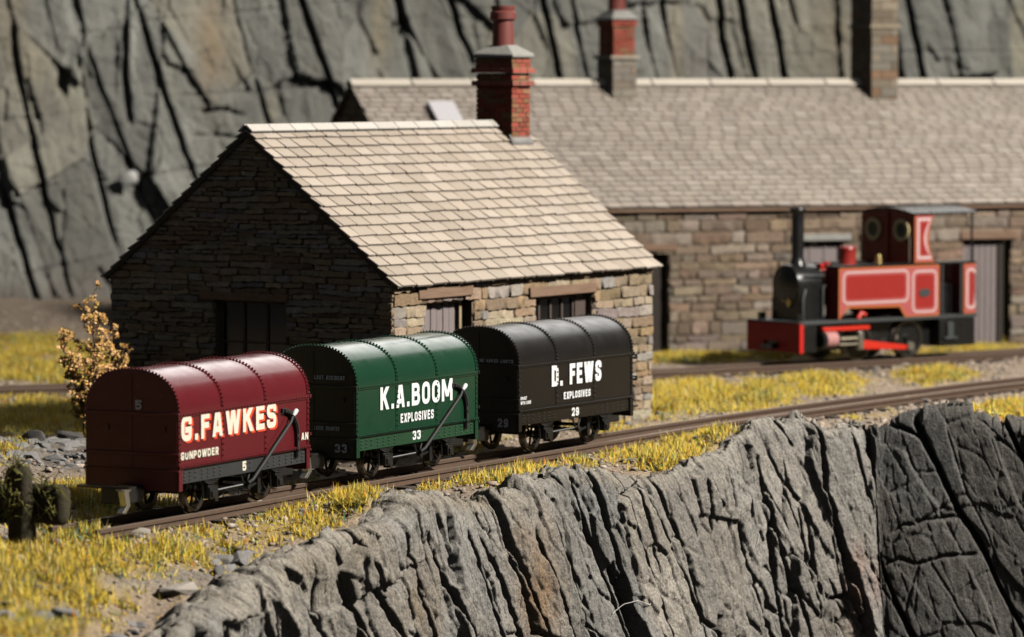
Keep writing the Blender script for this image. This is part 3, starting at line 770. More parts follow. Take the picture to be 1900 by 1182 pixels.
pt = MB(); pt.lathe([(.20, 6.38), (.19, 6.75), (.18, 6.86), (.235, 6.90), (.235, 7.02), (.20, 7.05), (.22, 7.10), (.22, 7.14), (.16, 7.14), (.15, 6.6), (0.0, 6.6)], 24, 0, Matrix.Translation((xm, chy, 0)))
pt.build('chimney_pot', m_pot, chim)
fl = MB(); fl.add([(chx0 - .05, chy - chd / 2 - .06, 0), (chx1 + .05, chy - chd / 2 - .06, 0), (chx1 + .05, chy - chd / 2 + .02, .18), (chx0 - .05, chy - chd / 2 + .02, .18)], [(0, 1, 2, 3)],
                  0, None, Matrix.Translation((0, 0, CEV + (chy - chd / 2) * math.tan(pitch) - .03)))
o = fl.build('flashing', m_lead, chim); sm = o.modifiers.new('thick', 'SOLIDIFY'); sm.thickness = .02

# ---- long building: local x along the front eave (70 deg), near side -y
LA = 70.0; lb = thing('stone_building', 'long stone building with pale slate roof behind the red locomotive', 'building', (-2.05, 85.6, 0), LA)
LLN, LHD, LEV, LRG = 22.0, 4.45, 3.05, 5.72
lp = math.atan2(LRG - LEV, LHD); lc, ls = math.cos(lp), math.sin(lp); lsl = math.hypot(LHD, LRG - LEV)


def lbs(px): # photo column -> distance along the front wall
    a = np.array([math.sin(R(LA)), math.cos(R(LA))]); n = np.array([a[1], -a[0]]); o = np.array([-2.05, 85.6]) - n * .12
    r = ray(px, 500); k = (n @ o) / (n @ r[:2]); return float((r[:2] * k - o) @ a)


d1, d2 = (lbs(1200), lbs(1241)), (lbs(1787), lbs(1874)); w1 = (lbs(1480), lbs(1562))
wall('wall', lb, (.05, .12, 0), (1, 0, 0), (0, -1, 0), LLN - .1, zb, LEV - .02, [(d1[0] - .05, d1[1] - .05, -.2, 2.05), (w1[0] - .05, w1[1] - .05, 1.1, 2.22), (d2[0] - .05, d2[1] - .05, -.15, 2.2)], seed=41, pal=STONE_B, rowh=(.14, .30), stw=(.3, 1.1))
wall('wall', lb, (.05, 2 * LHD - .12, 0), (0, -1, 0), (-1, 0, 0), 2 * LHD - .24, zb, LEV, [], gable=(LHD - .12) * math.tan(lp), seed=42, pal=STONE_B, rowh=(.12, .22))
mb = MB(); mb.box(d2[0] - .1, d2[1] + .12, .03, .3, 2.2, 2.36); mb.build('lintel', m_lintel, lb, bevel=.012)
mb = MB(); mb.box(w1[0] - .2, w1[1] + .2, .04, .3, 2.22, 2.37); mb.build('lintel', m_cap, lb, bevel=.012)
mb = MB(); mb.box(d1[0] - .15, d1[1] + .15, .04, .3, 2.05, 2.2); mb.build('lintel', m_lintel, lb, bevel=.012)
mb = MB(); mb.box(d2[0] + .02, d2[1] - .28, .26, .34, -.18, 2.18)
for i in range(6): mb.box(d2[0] + .02 + i * (d2[1] - d2[0] - .3) / 6 + .012, d2[0] + .02 + (i + 1) * (d2[1] - d2[0] - .3) / 6 - .012, .235, .262, -.16, 2.16)
mb.build('door', m_door, lb, bevel=.006)
mb = MB(); mb.box(d2[1] - .27, d2[1] - .12, .2, .36, -.18, 2.18); mb.build('door_post', m_dark, lb)
mb = MB(); mb.box(d1[0] + .02, d1[1] - .02, .33, .38, -.18, 2.03); mb.build('door', m_dark, lb)
gw = MB(); gw.box(w1[0] + .02, w1[1] - .02, .26, .3, 1.12, 2.2)
for i in range(1, 3): gw.box(w1[0] + (w1[1] - w1[0]) * i / 3 - .03, w1[0] + (w1[1] - w1[0]) * i / 3 + .03, .235, .258, 1.12, 2.2)
gw.build('shutter', m_door, lb, bevel=.005)
rf = MB()
for sg in (0, 1):
    y0 = 0 if sg == 0 else 2 * LHD
    rf.prism([(y0, LEV - .035), (LHD, LRG - .035), (LHD, LRG - .13), (y0, LEV - .13)], 'x', -.05, LLN, 1)
sk0 = 1.85
slates(rf, (-.06, LHD, LRG - .03), (1, 0, 0), (0, -lc, -ls), LLN, lsl + .02, .205, .36, 51, SL_B)
slates(rf, (-.06, LHD, LRG - .03), (1, 0, 0), (0, lc, -ls), LLN, lsl + .02, .5, .8, 52, SL_B)
rf.build('roof', [m_slate, m_under], lb, smooth=0, colors=True)
rt = MB(); x = -.07
while x < LLN:
    w = 1.45; k = rnd.uniform(.9, 1.08); cc = (.62 * k, .56 * k, .47 * k)
    for sgn in (-1, 1):
        a = Vector((0, sgn * lc, -ls)); n = Vector((0, sgn * ls, lc)); o = Vector((0, LHD, LRG + .05))
        vs = [o + a * t + n * l + Vector((xx, 0, 0)) for l in (0, .04) for (xx, t) in ((x, 0), (x + w - .04, 0), (x + w - .04, .26), (x, .26))]
        rt.add(vs, [(0, 1, 2, 3), (4, 7, 6, 5), (0, 4, 5, 1), (1, 5, 6, 2), (2, 6, 7, 3), (3, 7, 4, 0)], 0, cc)
    x += w
rt.build('ridge_tiles', m_ridge, lb, smooth=0, colors=True)
gt = MB(); gt.box(-.04, LLN, -.03, .05, LEV - .14, LEV - .085); gt.build('eaves_board', m_lintel, lb)


def lbr(px): # photo column -> distance along the ridge line
    a = np.array([math.sin(R(LA)), math.cos(R(LA))]); n = np.array([a[1], -a[0]]); o = np.array([-2.05, 85.6]) - n * (LHD - .3)
    r = ray(px, 160); k = (n @ o) / (n @ r[:2]); return float((r[:2] * k - o) @ a)


# skylight on the near slope
sx0, sx1 = lbr(775), lbr(822); skm = MB()
Ms = Matrix(((1, 0, 0, 0), (0, -lc, ls, LHD), (0, -ls, -lc, LRG), (0, 0, 0, 1)))
skm.box(sx0, sx1, 1.05, 1.9, -.16, -.06, 0, Ms); skm.build('skylight', mat('white_skylight_flap', (.56, .54, .56), .5), lb, bevel=.01)
# brick-on-stone chimney
k0, k1 = lbr(1128), lbr(1171); cdp = .62; cy0 = LHD - .12
st = MB(); brick_stack(st, (k0 + k1) / 2, cy0, k1 - k0, 1.0, 4.9, 6.25, 61, course=.17, bl_=.45, pal=[(.24, .22, .19), (.3, .27, .22), (.2, .17, .14), (.26, .2, .15)])
st.box(k0 - .07, k1 + .07, cy0 - .57, cy0 + .57, 6.25, 6.33, 0, None, (.38, .34, .27))
brick_stack(st, (k0 + k1) / 2, cy0, k1 - k0 - .06, .92, 6.33, 7.12, 62)
brick_stack(st, (k0 + k1) / 2, cy0, k1 - k0 + .02, 1.0, 7.0, 7.14, 64)
c2 = st.build('chimney', m_brick, lb, smooth=0, colors=True)
xm2 = (k0 + k1) / 2; cp = MB()
vs = [(xm2 + i * .33 * k, cy0 + j * .55 * k, z) for z, k in ((7.14, 1), (7.18, 1), (7.36, .5)) for i, j in ((-1, -1), (1, -1), (1, 1), (-1, 1))]
cp.add(vs, [(3, 2, 1, 0), (8, 9, 10, 11)] + [(l + k, l + (k + 1) % 4, l + 4 + (k + 1) % 4, l + 4 + k) for l in (0, 4) for k in range(4)])
cp.build('chimney_cap', m_cap, c2, bevel=.02)
pt = MB(); pt.lathe([(.2, 7.3), (.19, 7.9), (.22, 7.95), (.22, 8.05), (.15, 8.05), (.15, 7.6), (0, 7.6)], 20, 0, Matrix.Translation((xm2, cy0, 0))); pt.build('chimney_pot', m_pot, c2)
# tall stone chimney
k0, k1 = lbr(1604), lbr(1652)
st = MB(); brick_stack(st, (k0 + k1) / 2, cy0, k1 - k0, 1.15, 4.8, 8.9, 63, course=.2, bl_=.5, pal=[(.21, .18, .135), (.25, .21, .16), (.175, .145, .11), (.24, .15, .095), (.20, .185, .155)])
st.box(k0 - .05, k1 + .05, cy0 - .62, cy0 + .62, 6.98, 7.05, 0, None, (.33, .28, .2))
st.build('chimney', m_brick, lb, smooth=0, colors=True)

# ------------------------------------------------------------------ railway tracks
m_rail = mat('rusty_rail', (.14, .09, .062), .6, metal=.25, var=.5, vscale=7, dark=(.09, .06, .045), bump=.3, bscale=30)
m_railtop = mat('worn_rail_top', (.30, .235, .175), .5, metal=.3, var=.5, vscale=5, dark=(.16, .11, .08))
m_sleep = mat('creosoted_sleeper', (.07, .05, .038), .9, var=.4, vscale=7, bump=.5, bscale=20)


def make_track(name, label, near, seed, every=.62):
    t = thing(name, label, 'railway track', (float(near[0][0]), float(near[0][1]), GZ))
    off = Vector(t.location); prof = [(-.06, -.128), (.06, -.128), (.06, -.116), (.012, -.10), (.012, -.062), (.038, -.05), (.038, -.006), (.03, 0), (-.03, 0), (-.038, -.006), (-.038, -.05), (-.012, -.062), (-.012, -.10), (-.06, -.116)]
    for d in (0, -.74):
        p = offset_path(near, d); n, _ = normals2(p); mbr = MB(); k = len(prof); vs = []; fs = []
        for q, nv in zip(p, n): vs += [(q[0] + nv[0] * a - off.x, q[1] + nv[1] * a - off.y, b - off.z) for a, b in prof]
        for i in range(len(p) - 1): fs += [(i * k + j, i * k + (j + 1) % k, (i + 1) * k + (j + 1) % k, (i + 1) * k + j) for j in range(k)]
        fs += [list(range(k)), list(range((len(p) - 1) * k, len(p) * k))[::-1]]
        mbr.add(vs, fs); mbr.m = [1 if (i < (len(p) - 1) * k and i % k == 7) else 0 for i in range(len(fs))]; mbr.build('rail', [m_rail, m_railtop], t, smooth=30)
    ce = offset_path(near, -.37); n, tt = normals2(ce); seg = np.concatenate([[0], np.cumsum(np.hypot(*(ce[1:] - ce[:-1]).T))]); rg = random.Random(seed)
    smb = MB(); smb.box(-.11, .11, -.66, .66, -.12, .021); base = None
    for s in np.arange(2.1, seg[-1] - .2, every):
        i = int(np.searchsorted(seg, s)); i = min(i, len(ce) - 1)
        if base is None: base = smb.build('sleeper', m_sleep, t, bevel=.01); o = base
        else: o = base.copy(); COL.objects.link(o); o.parent = t
        o.location = (ce[i][0] - off.x, ce[i][1] - off.y, rg.uniform(-.012, .004)); o.rotation_euler = (0, 0, math.atan2(tt[i][1], tt[i][0]) + rg.uniform(-.04, .04))
    return t


make_track('railway_track', 'rusty narrow gauge track curving under the three wagons along the quarry edge', NR1, 1)
make_track('railway_track', 'rusty siding track passing behind the cottage under the red locomotive', NR2, 2)

# ------------------------------------------------------------------ lettering (own stroke alphabet)
GL = {'A': (.56, [('D', (.02, -.0), (.40, 1)), ('D', (.60, 1), (.98, 0)), ('P', [(.2, .22), (.8, .22)])]),
      'B': (.54, [('P', [(0, 0), (0, 1)]), ('F', [(0, 1), (.94, 1), (.94, .52), (0, .52)]), ('F', [(0, .52), (1, .52), (1, 0), (0, 0)])]),
      'C': (.52, [('F', [(1, .66), (1, 1), (0, 1), (0, 0), (1, 0), (1, .34)])]), 'D': (.54, [('P', [(0, 0), (0, 1)]), ('F', [(0, 1), (1, 1), (1, 0), (0, 0)])]),
      'E': (.46, [('P', [(0, 0), (0, 1)]), ('P', [(0, 1), (1, 1)]), ('P', [(0, .52), (.85, .52)]), ('P', [(0, 0), (1, 0)])]),
      'F': (.45, [('P', [(0, 0), (0, 1)]), ('P', [(0, 1), (1, 1)]), ('P', [(0, .52), (.85, .52)])]),
      'G': (.54, [('F', [(1, .68), (1, 1), (0, 1), (0, 0), (1, 0), (1, .42)]), ('P', [(1.0, .42), (.52, .42)])]),
      'H': (.54, [('P', [(0, 0), (0, 1)]), ('P', [(1, 0), (1, 1)]), ('P', [(0, .52), (1, .52)])]), 'I': (.2, [('P', [(.5, 0), (.5, 1)])]),
      'K': (.56, [('P', [(0, 0), (0, 1)]), ('D', (.08, .38), (.98, 1)), ('D', (.38, .62), (1, 0))]), 'L': (.44, [('P', [(0, 0), (0, 1)]), ('P', [(0, 0), (1, 0)])]),
      'M': (.74, [('P', [(0, 0), (0, 1)]), ('P', [(1, 0), (1, 1)]), ('D', (.03, 1), (.5, .12)), ('D', (.5, .12), (.97, 1))]),
      'N': (.56, [('P', [(0, 0), (0, 1)]), ('P', [(1, 0), (1, 1)]), ('D', (.0, 1), (1, 0))]), 'O': (.54, [('C', [(0, 0), (1, 0), (1, 1), (0, 1)])]),
      'P': (.52, [('P', [(0, 0), (0, 1)]), ('F', [(0, 1), (1, 1), (1, .44), (0, .44)])]), 'R': (.54, [('P', [(0, 0), (0, 1)]), ('F', [(0, 1), (1, 1), (1, .46), (0, .46)]), ('D', (.45, .46), (1, 0))]),
      'S': (.52, [('F', [(1, .70), (1, 1), (0, 1), (0, .53), (1, .47), (1, 0), (0, 0), (0, .30)])]), 'T': (.5, [('P', [(.5, 0), (.5, 1)]), ('P', [(0, 1), (1, 1)])]),
      'U': (.54, [('F', [(0, 1), (0, 0), (1, 0), (1, 1)])]), 'V': (.54, [('D', (0, 1), (.42, 0)), ('D', (.58, 0), (1, 1))]),
      'W': (.80, [('D', (0, 1), (.24, 0)), ('D', (.27, 0), (.48, 1)), ('D', (.52, 1), (.73, 0)), ('D', (.76, 0), (1, 1))]), 'X': (.54, [('D', (0, 0), (1, 1)), ('D', (0, 1), (1, 0))]),
      '2': (.5, [('F', [(0, .70), (0, 1), (1, 1), (1, .58), (.05, .05)]), ('P', [(0, 0), (1, 0)])]), '3': (.5, [('F', [(0, .74), (0, 1), (1, 1), (1, .53), (.4, .53)]), ('F', [(.4, .53), (1, .53), (1, 0), (0, 0), (0, .26)])]),
      '5': (.5, [('P', [(1, 1), (0, 1)]), ('P', [(0, 1), (0, .5)]), ('F', [(0, .58), (1, .58), (1, 0), (0, 0), (0, .24)])]), '9': (.5, [('C', [(0, .42), (1, .42), (1, 1), (0, 1)]), ('F', [(1, .72), (1, 0), (0, 0), (0, .24)])]),
      '.': (.2, [('P', [(.5, -.004), (.5, .004)])]), ' ': (.3, [])}


def fillet(pts, r, closed):
    out = []; n = len(pts)
    for i in range(n):
        if not closed and i in (0, n - 1): out.append(pts[i]); continue
        p = Vector(pts[i]); a = Vector(pts[(i - 1) % n]) - p; b = Vector(pts[(i + 1) % n]) - p
        rr = min(r, a.length * .49, b.length * .49); q0 = p + a.normalized() * rr; q1 = p + b.normalized() * rr
        for k in range(6):
            t = k / 5; out.append(tuple(q0 * (1 - t) ** 2 + p * 2 * t * (1 - t) + q1 * t * t))
    return out


def text_mesh(mb, text, x0, x1, z0, z1, weight, y, M=None, mi=0, gap=.14):
    """letters in the plane y=const, reading along +x; fitted to x0..x1, z0..z1"""
    h = z1 - z0; t = weight * h
    tot = sum(GL[c][0] + gap for c in text) - gap; kx = (x1 - x0) / (tot * h); cx = x0; lay = 0
    for c in text:
        w = GL[c][0] * h * kx; hx = t / 2 * min(1.0, max(kx, .72)); hz = t / 2

        def T(p): return (cx + hx + p[0] * max(w - 2 * hx, 0), z0 + hz + p[1] * (h - 2 * hz))
        for st_ in GL[c][1]:
            lay += 1; yy = y - 0.0005 * (lay % 7)
            if st_[0] == 'D':
                a, b = T(st_[1]), T(st_[2]); ea = -hz if st_[1][1] < .02 else (hz if st_[1][1] > .98 else 0); eb = -hz if st_[2][1] < .02 else (hz if st_[2][1] > .98 else 0)
                dx, dz = b[0] - a[0], b[1] - a[1]; sn = abs(dz) / math.hypot(dx, dz); hw = hx / max(sn, .45)
                vs = [(a[0] - hw, yy, a[1] + ea), (a[0] + hw, yy, a[1] + ea), (b[0] + hw, yy, b[1] + eb), (b[0] - hw, yy, b[1] + eb)]
                if dz < 0: vs = vs[::-1]
                mb.add(vs, [(0, 1, 2, 3)], mi, None, M); continue
            cl = st_[0] == 'C'; pts = [T(p) for p in st_[1]]
            if st_[0] in 'FC': pts = fillet(pts, .5 * max(w - 2 * hx, .02), cl)
            n = len(pts); L_, R_ = [], []
            for i in range(n):
                p = Vector(pts[i])
                pa = Vector(pts[(i - 1) % n]) if (cl or i > 0) else None; pb = Vector(pts[(i + 1) % n]) if (cl or i < n - 1) else None
                d0 = (p - pa).normalized() if pa is not None and (p - pa).length > 1e-9 else None; d1 = (pb - p).normalized() if pb is not None and (pb - p).length > 1e-9 else None
                d0 = d0 or d1; d1 = d1 or d0; nb = (Vector((-d0.y, d0.x)) + Vector((-d1.y, d1.x))).normalized()
                m = 1 / max(.6, nb.dot(Vector((-d0.y, d0.x)))); ext = Vector((0, 0))
                if not cl and i == 0: ext = -d1
                if not cl and i == n - 1: ext = d0
                if st_[0] == 'F': ext = ext * 0
                e = Vector((ext.x * hx, ext.y * hz)); off = Vector((nb.x * hx, nb.y * hz)) * m
                L_.append(p + e + off); R_.append(p + e - off)
            vs = [(q.x, yy, q.y) for q in L_ + R_]
            fs = [(n + i, n + (i + 1) % n, (i + 1) % n, i) for i in range(n if cl else n - 1)]
            mb.add(vs, fs, mi, None, M)
        cx += w + gap * h * kx
    return mb


# ------------------------------------------------------------------ gunpowder wagons
m_black = paint('satin_black_metal', (.012, .012, .012), .42, .2)
m_matt = mat('matt_black_iron', (.022, .022, .022), .65, bump=.2, bscale=30, bdist=.005)
m_iron = mat('dark_bare_iron', (.07, .06, .05), .35, metal=.8, var=.3)
m_brass = mat('brass_bearing', (.5, .38, .16), .35, metal=.9)
m_steel = mat('bright_steel', (.5, .48, .43), .3, metal=.9)
m_tyre = mat('blackened_wheel_tyre', (.12, .105, .09), .3, metal=.85)
m_cream = mat('cream_lettering', (.80, .74, .60), .6, var=.12, vscale=14)
m_white = mat('white_lettering', (.82, .83, .82), .6, var=.12, vscale=14)
m_litwhite = mat('brightened_white_lettering', (.9, .9, .89), .7, var=.2, vscale=20)  # end lettering, brightened beyond the side lettering to read in shade
m_litcream = mat('brightened_cream_lettering', (.93, .86, .70), .7, var=.2, vscale=20)  # cream version, lightened the same way for the shaded end
m_orange = mat('orange_letter_shade', (.75, .07, .015), .5)
WL, WW, ZS, ZL, ZB, ZA = 3.531, 1.43, 1.385, .715, .37, 1.976


def roof_pts(n=28, e=2.35, inset=0.0):
    out = []
    for i in range(n + 1):
        a = math.pi * i / n; cx, sy = math.cos(a), math.sin(a)
        out.append((math.copysign(abs(cx) ** (2 / e), cx) * (WW / 2 - inset), ZS + (sy ** (2 / e)) * (ZA - ZS - inset)))
    return out


def arc_samples(n):
    P = np.array(roof_pts(200)); l = np.concatenate([[0], np.cumsum(np.hypot(*(P[1:] - P[:-1]).T))]); q = np.linspace(0, l[-1], n)
    y = np.interp(q, l, P[:, 0]); z = np.interp(q, l, P[:, 1]); return y, z


def wagon(name, label, loc, ang, m_body, m_sole, m_end, side_text, end_text, lever=True, far_hinges=False):
    # loc: near-side corner of the near end on the ground
    t = R(ang); n = np.array([math.cos(t), -math.sin(t)]); c0 = np.array(loc) - n * WW / 2
    root = thing(name, label, 'wagon', (c0[0], c0[1], 0), ang, 'gunpowder wagons on the quarry track')
    # roof
    rf = MB(); rp = roof_pts(44)
    for j, (a, b, lift) in enumerate(((-.004, .045, .012), (.045, 1.125, 0), (1.125, 1.175, .011), (1.175, 2.285, .003), (2.285, 2.335, .011), (2.335, WL - .045, 0), (WL - .045, WL + .004, .012))):
        k = 1 + lift / .7; pr = [(y * k, ZS + (z - ZS) * k) for y, z in rp]; nn_ = len(pr)
        vs = [(x, y, z) for x in (a, b) for (y, z) in pr]
        fs = [(i, i + 1, nn_ + i + 1, nn_ + i) for i in range(nn_ - 1)]
        rf.add(vs, [f[::-1] for f in fs]); rf.add([(a, y, z) for y, z in pr], [list(range(nn_))]); rf.add([(b, y, z) for y, z in pr], [list(range(nn_))[::-1]])
    ys, zs = arc_samples(41)
    for x, lf in ((.012, .012), (1.15, .011), (2.31, .011), (WL - .012, .012)):
        for i in range(1, 40):
            nv = (0, -(zs[i + 1] - zs[i - 1]) * -1, -(ys[i + 1] - ys[i - 1])); k = 1 + lf / .7
            ny, nz_ = zs[i + 1] - zs[i - 1], -(ys[i + 1] - ys[i - 1])
            rf.rivet((x, ys[i] * k, ZS + (zs[i] - ZS) * k), (0, ny, nz_) if nz_ >= 0 else (0, -ny, -nz_), .0165)
    rf.build('roof', m_body, root, smooth=30)
    # body
    bd = MB(); e = .004
    for sg in (-1, 1):
        yo = sg * WW / 2
        for (a, b, lf) in ((0, 1.12, 0), (1.12, 1.18, .007), (1.18, 2.28, .002), (2.28, 2.34, .007), (2.34, WL, 0), (0.0, .05, .010), (WL - .05, WL, .010)):
            y1 = yo + sg * lf; bd.box(a, b, min(yo - sg * .03, y1), max(yo - sg * .03, y1), ZL - .02, ZS)
        bd.box(-.01, WL + .01, min(yo - sg * .02, yo + sg * .016), max(yo - sg * .02, yo + sg * .016), ZS - .03, ZS + .03)
        bd.box(-.005, WL + .005, min(yo - sg * .02, yo + sg * .03), max(yo - sg * .02, yo + sg * .03), ZL - .045, ZL - .005)
        for i in range(44): bd.rivet((.04 + i * (WL - .08) / 43, yo + sg * .016, ZS), (0, sg, 0), .0155)
        for i in range(58): bd.rivet((.04 + i * (WL - .08) / 57, yo + sg * .030, ZL - .024), (0, sg, 0), .0145)
        for x in (.024, 1.15, 2.31, WL - .024):
            for i in range(8): bd.rivet((x, yo + sg * .010, ZL + .05 + i * .078), (0, sg, 0), .0155)
    bd.box(.06, WL - .06, -WW / 2 + .04, WW / 2 - .04, ZL - .2, ZS - .02)
    bd.build('body', m_body, root, smooth=30)
    # ends
    for s0, sg in ((0, -1), (WL, 1)):
        en = MB(); pr = roof_pts(40, inset=.012); poly = [(-WW / 2 + .008, ZB), (WW / 2 - .008, ZB)] + pr
        en.prism(poly, 'x', s0 + .010 * sg, s0 + .05 * -sg)
        for z_, h_ in ((ZS + .005, .05), (.86, .04), (.64, .03)):
            en.box(min(s0, s0 + sg * .035), max(s0, s0 + sg * .035), -WW / 2 - .03, WW / 2 + .03, z_ - h_ / 2, z_ + h_ / 2)
        for y in (-.28, .28): en.box(min(s0, s0 + sg * .012), max(s0, s0 + sg * .012), y - .2, y + .2, 1.18, 1.215)
        for y in (-.5, .38): en.box(min(s0, s0 + sg * .03), max(s0, s0 + sg * .03), y - .03, y + .03, 1.16, 1.235)
        en.box(min(s0, s0 + sg * .018), max(s0, s0 + sg * .018), -.012, .012, .67, 1.9)
        en.build('end_panel', m_end, root, smooth=30, bevel=.004)
    # sole bars, headstock legs
    for sg in (-1, 1):
        so = MB(); y = sg * (WW / 2 - .045)
        so.box(.085, WL - .085, y - .035, y + .035, .465, ZL - .05)
        yf = y + sg * .035
        for x in (.16, .30, .44, .62, .78, .94, 1.10, 1.9, 2.4, 2.56, 2.72, 2.9, 3.06, 3.22, 3.36):
            for z_ in ((.51, .56, .61) if x not in (.44, 1.9) else (.53, .6)): so.rivet((x, yf, z_), (0, sg, 0), .0145)
        so.build('sole_bar', m_sole, root, smooth=30)
    for s0, s1 in ((-.01, .085), (WL - .085, WL + .01)):
        for sg in (-1, 1):
            lg = MB(); lg.box(s0, s1, sg * (WW / 2 - .012) - .03, sg * (WW / 2 - .012) + .03, .37, ZL - .05); lg.build('corner_plate', m_body, root, bevel=.006)
    # underframe
    fr = MB(); fr.box(.1, WL - .1, -.3, .3, .42, .60); fr.box(.1, WL - .1, -WW / 2 + .10, WW / 2 - .10, .60, .66); fr.build('underframe', m_black, root)
    # wheels
    for x in (.92, 2.74):
        ax = MB(); ax.tube([(x, -.58, .262), (x, .58, .262)], .03, 10); ax.build('axle', m_iron, root)
        for sg in (-1, 1):
            M = Matrix.Translation((x, sg * .37, .262)) @ Matrix.Rotation(-sg * math.pi / 2, 4, 'X')
            wh = MB(); wh.lathe([(0, -.05), (.055, -.05), (.055, .05), (0.0, .055)], 16, 0, M)
            for k in range(6):
                wh.tube([(math.cos(k * math.pi / 3 + .3) * .04, math.sin(k * math.pi / 3 + .3) * .04, 0.01), (math.cos(k * math.pi / 3 + .3) * .205, math.sin(k * math.pi / 3 + .3) * .205, 0.01)], .019, 6, 0, True, M)
            wo = wh.build('wheel', m_black, root)
            ty = MB(); ty.lathe([(.20, -.045), (.285, -.045), (.285, -.02), (.262, -.012), (.259, .045), (.235, .05), (.20, .04)], 40, 0, M, closed=True)
            ty.build('tyre', m_tyre, wo, smooth=40)
            hb = MB(); hb.lathe([(0, .056), (.035, .056), (.03, .075), (0, .08)], 12, 0, M); hb.build('hub_cap', m_brass, wo)
            # axle box with W-iron and spring
            ab = MB(); y = sg * (WW / 2 - .11)
            ab.box(x - .075, x + .075, min(y, y + sg * .1), max(y, y + sg * .1), .19, .345); ab.box(x - .05, x + .05, min(y, y + sg * .125), max(y, y + sg * .125), .22, .30)
            ab.box(x - .095, x + .095, min(y, y + sg * .08), max(y, y + sg * .08), .345, .375)
            for q in (-1, 1):
                ab.prism([(x + q * .075, .2), (x + q * .11, .2), (x + q * .13, .4), (x + q * .24, .47), (x + q * .15, .47), (x + q * .085, .4)][::q], 'y', y - .015, y + .015)
            for k in range(4): ab.box(x - .24 + .05 * k, x + .24 - .05 * k, min(y + sg * .03, y + sg * .08), max(y + sg * .03, y + sg * .08), .455 - .022 * k, .472 - .022 * k)
            ab.build('axle_box', m_black, root, bevel=.005)
    # brake gear: V hanger, shaft and blocks on the near side
    vg = MB(); y = -WW / 2 + .06; xv = 1.86
    for q in (-1, 1): vg.tube([(xv + q * .14, y, .50), (xv + q * .02, y, .27)], .018, 6)
    vg.tube([(xv, -WW / 2 + .02, .275), (xv, WW / 2 - .02, .275)], .025, 8); vg.tube([(xv - .07, y, .30), (1.3, y + .15, .26)], .02, 6); vg.tube([(xv + .07, y, .25), (2.42, y + .15, .26)], .02, 6)
    for x in (1.27, 2.42): vg.box(x - .04, x + .04, y + .1, y + .22, .12, .42)
    vg.lathe([(0, -.03), (.045, -.03), (.045, .03), (0, .03)], 12, 0, Matrix.Translation((xv, -WW / 2 + .02, .275)) @ Matrix.Rotation(math.pi / 2, 4, 'X'))
    vg.build('brake_hanger', m_black, root, bevel=.003)
    if lever:
        y = -WW / 2 - .07; H = .15
        lv = MB(); lv.tube([(1.82, y + .05, .33), (1.87, y + .01, .37), (3.06 - H, y, 1.075), (3.14 - H, y, 1.19)], [.03, .024, .02, .018], 8); lo = lv.build('brake_lever', m_matt, root)
        hd = MB(); hd.tube([(3.115 - H, y - .005, 1.165), (3.15 - H, y - .012, 1.20), (3.20 - H, y - .012, 1.235)], [.022, .034, .030], 10); hd.build('lever_handle', m_white, lo)
        y += .035; rk = MB()
        arc = [(2.78 + .385 * math.sin(a), .86 + .385 * math.cos(a)) for a in np.linspace(0.0, 1.45, 16)] + [(3.167, .75), (3.17, .585)]
        for (a, b), (c_, d_) in zip(arc[:-1], arc[1:]):
            tx_, tz_ = c_ - a, d_ - b; l_ = math.hypot(tx_, tz_); nx_, nz_ = -tz_ / l_ * .028, tx_ / l_ * .028
            rk.prism([(a - nx_, b - nz_), (c_ - nx_, d_ - nz_), (c_ + nx_, d_ + nz_), (a + nx_, b + nz_)], 'y', y - .015 + .12 * 0, y + .03)
            rk.box((a + c_) / 2 - .012, (a + c_) / 2 + .012, y - .03, y - .014, (b + d_) / 2 - .02, (b + d_) / 2 + .02)
        rk.box(2.75, 2.81, y, y + .05, 1.215, 1.275); rk.box(3.135, 3.205, y, y + .08, .57, .64)
        rk.build('brake_rack', m_matt, root, bevel=.002)
    if far_hinges:
        for z_ in (1.33, .98):
            hg = MB(); hg.tube([(WL, -WW / 2 + .03, z_), (WL + .09, -WW / 2 - .005, z_)], .028, 8); hg.lathe([(0, -.04), (.04, -.04), (.04, .04), (0, .04)], 10, 0, Matrix.Translation((WL + .09, -WW / 2, z_))); hg.build('door_hinge', m_black, root)
    # couplings at both ends
    for s0, sg in ((0, -1), (WL, 1)):
        cp_ = MB(); X = lambda d: s0 + sg * d
        cp_.box(min(X(0), X(.50)), max(X(0), X(.50)), -.19, .19, .22, .44)
        cpl = cp_.build('coupling', m_black, root, bevel=.02)
        lp_ = MB(); pts = [(X(.50), -.16), (X(.62), -.42), (X(.74), -.40), (X(.78), -.2), (X(.79), 0), (X(.78), .2), (X(.74), .40), (X(.62), .42), (X(.50), .16)]
        inn = [(X(.52), -.10), (X(.60), -.34), (X(.67), -.34), (X(.70), -.18), (X(.71), 0), (X(.70), .18), (X(.67), .34), (X(.60), .34), (X(.52), .10)]
        vs = [(x, y, z) for z in (.455, .485) for (x, y) in pts + inn]; k = len(pts); fs = []
        for z in (0, 1):
            o = z * 2 * k
            for i in range(k - 1): fs.append((o + i, o + i + 1, o + k + i + 1, o + k + i))
        for i in range(k - 1): fs.append((i, i + 1, 2 * k + i + 1, 2 * k + i)); fs.append((k + i, k + i + 1, 3 * k + i + 1, 3 * k + i))
        lp_.add(vs, fs); lp_.build('coupling_loop', m_iron, cpl, smooth=0)
        hk = MB(); hy = -.17 if sg < 0 else .17
        hk.prism([(X(.30), .44), (X(.60), .47), (X(.62), .42), (X(.56), .40), (X(.50), .20), (X(.60), .12), (X(.52), .10), (X(.40), .20), (X(.44), .38)], 'y', hy - .05, hy + .05); hk.build('coupling_hook', m_steel, cpl, bevel=.006, smooth=0)
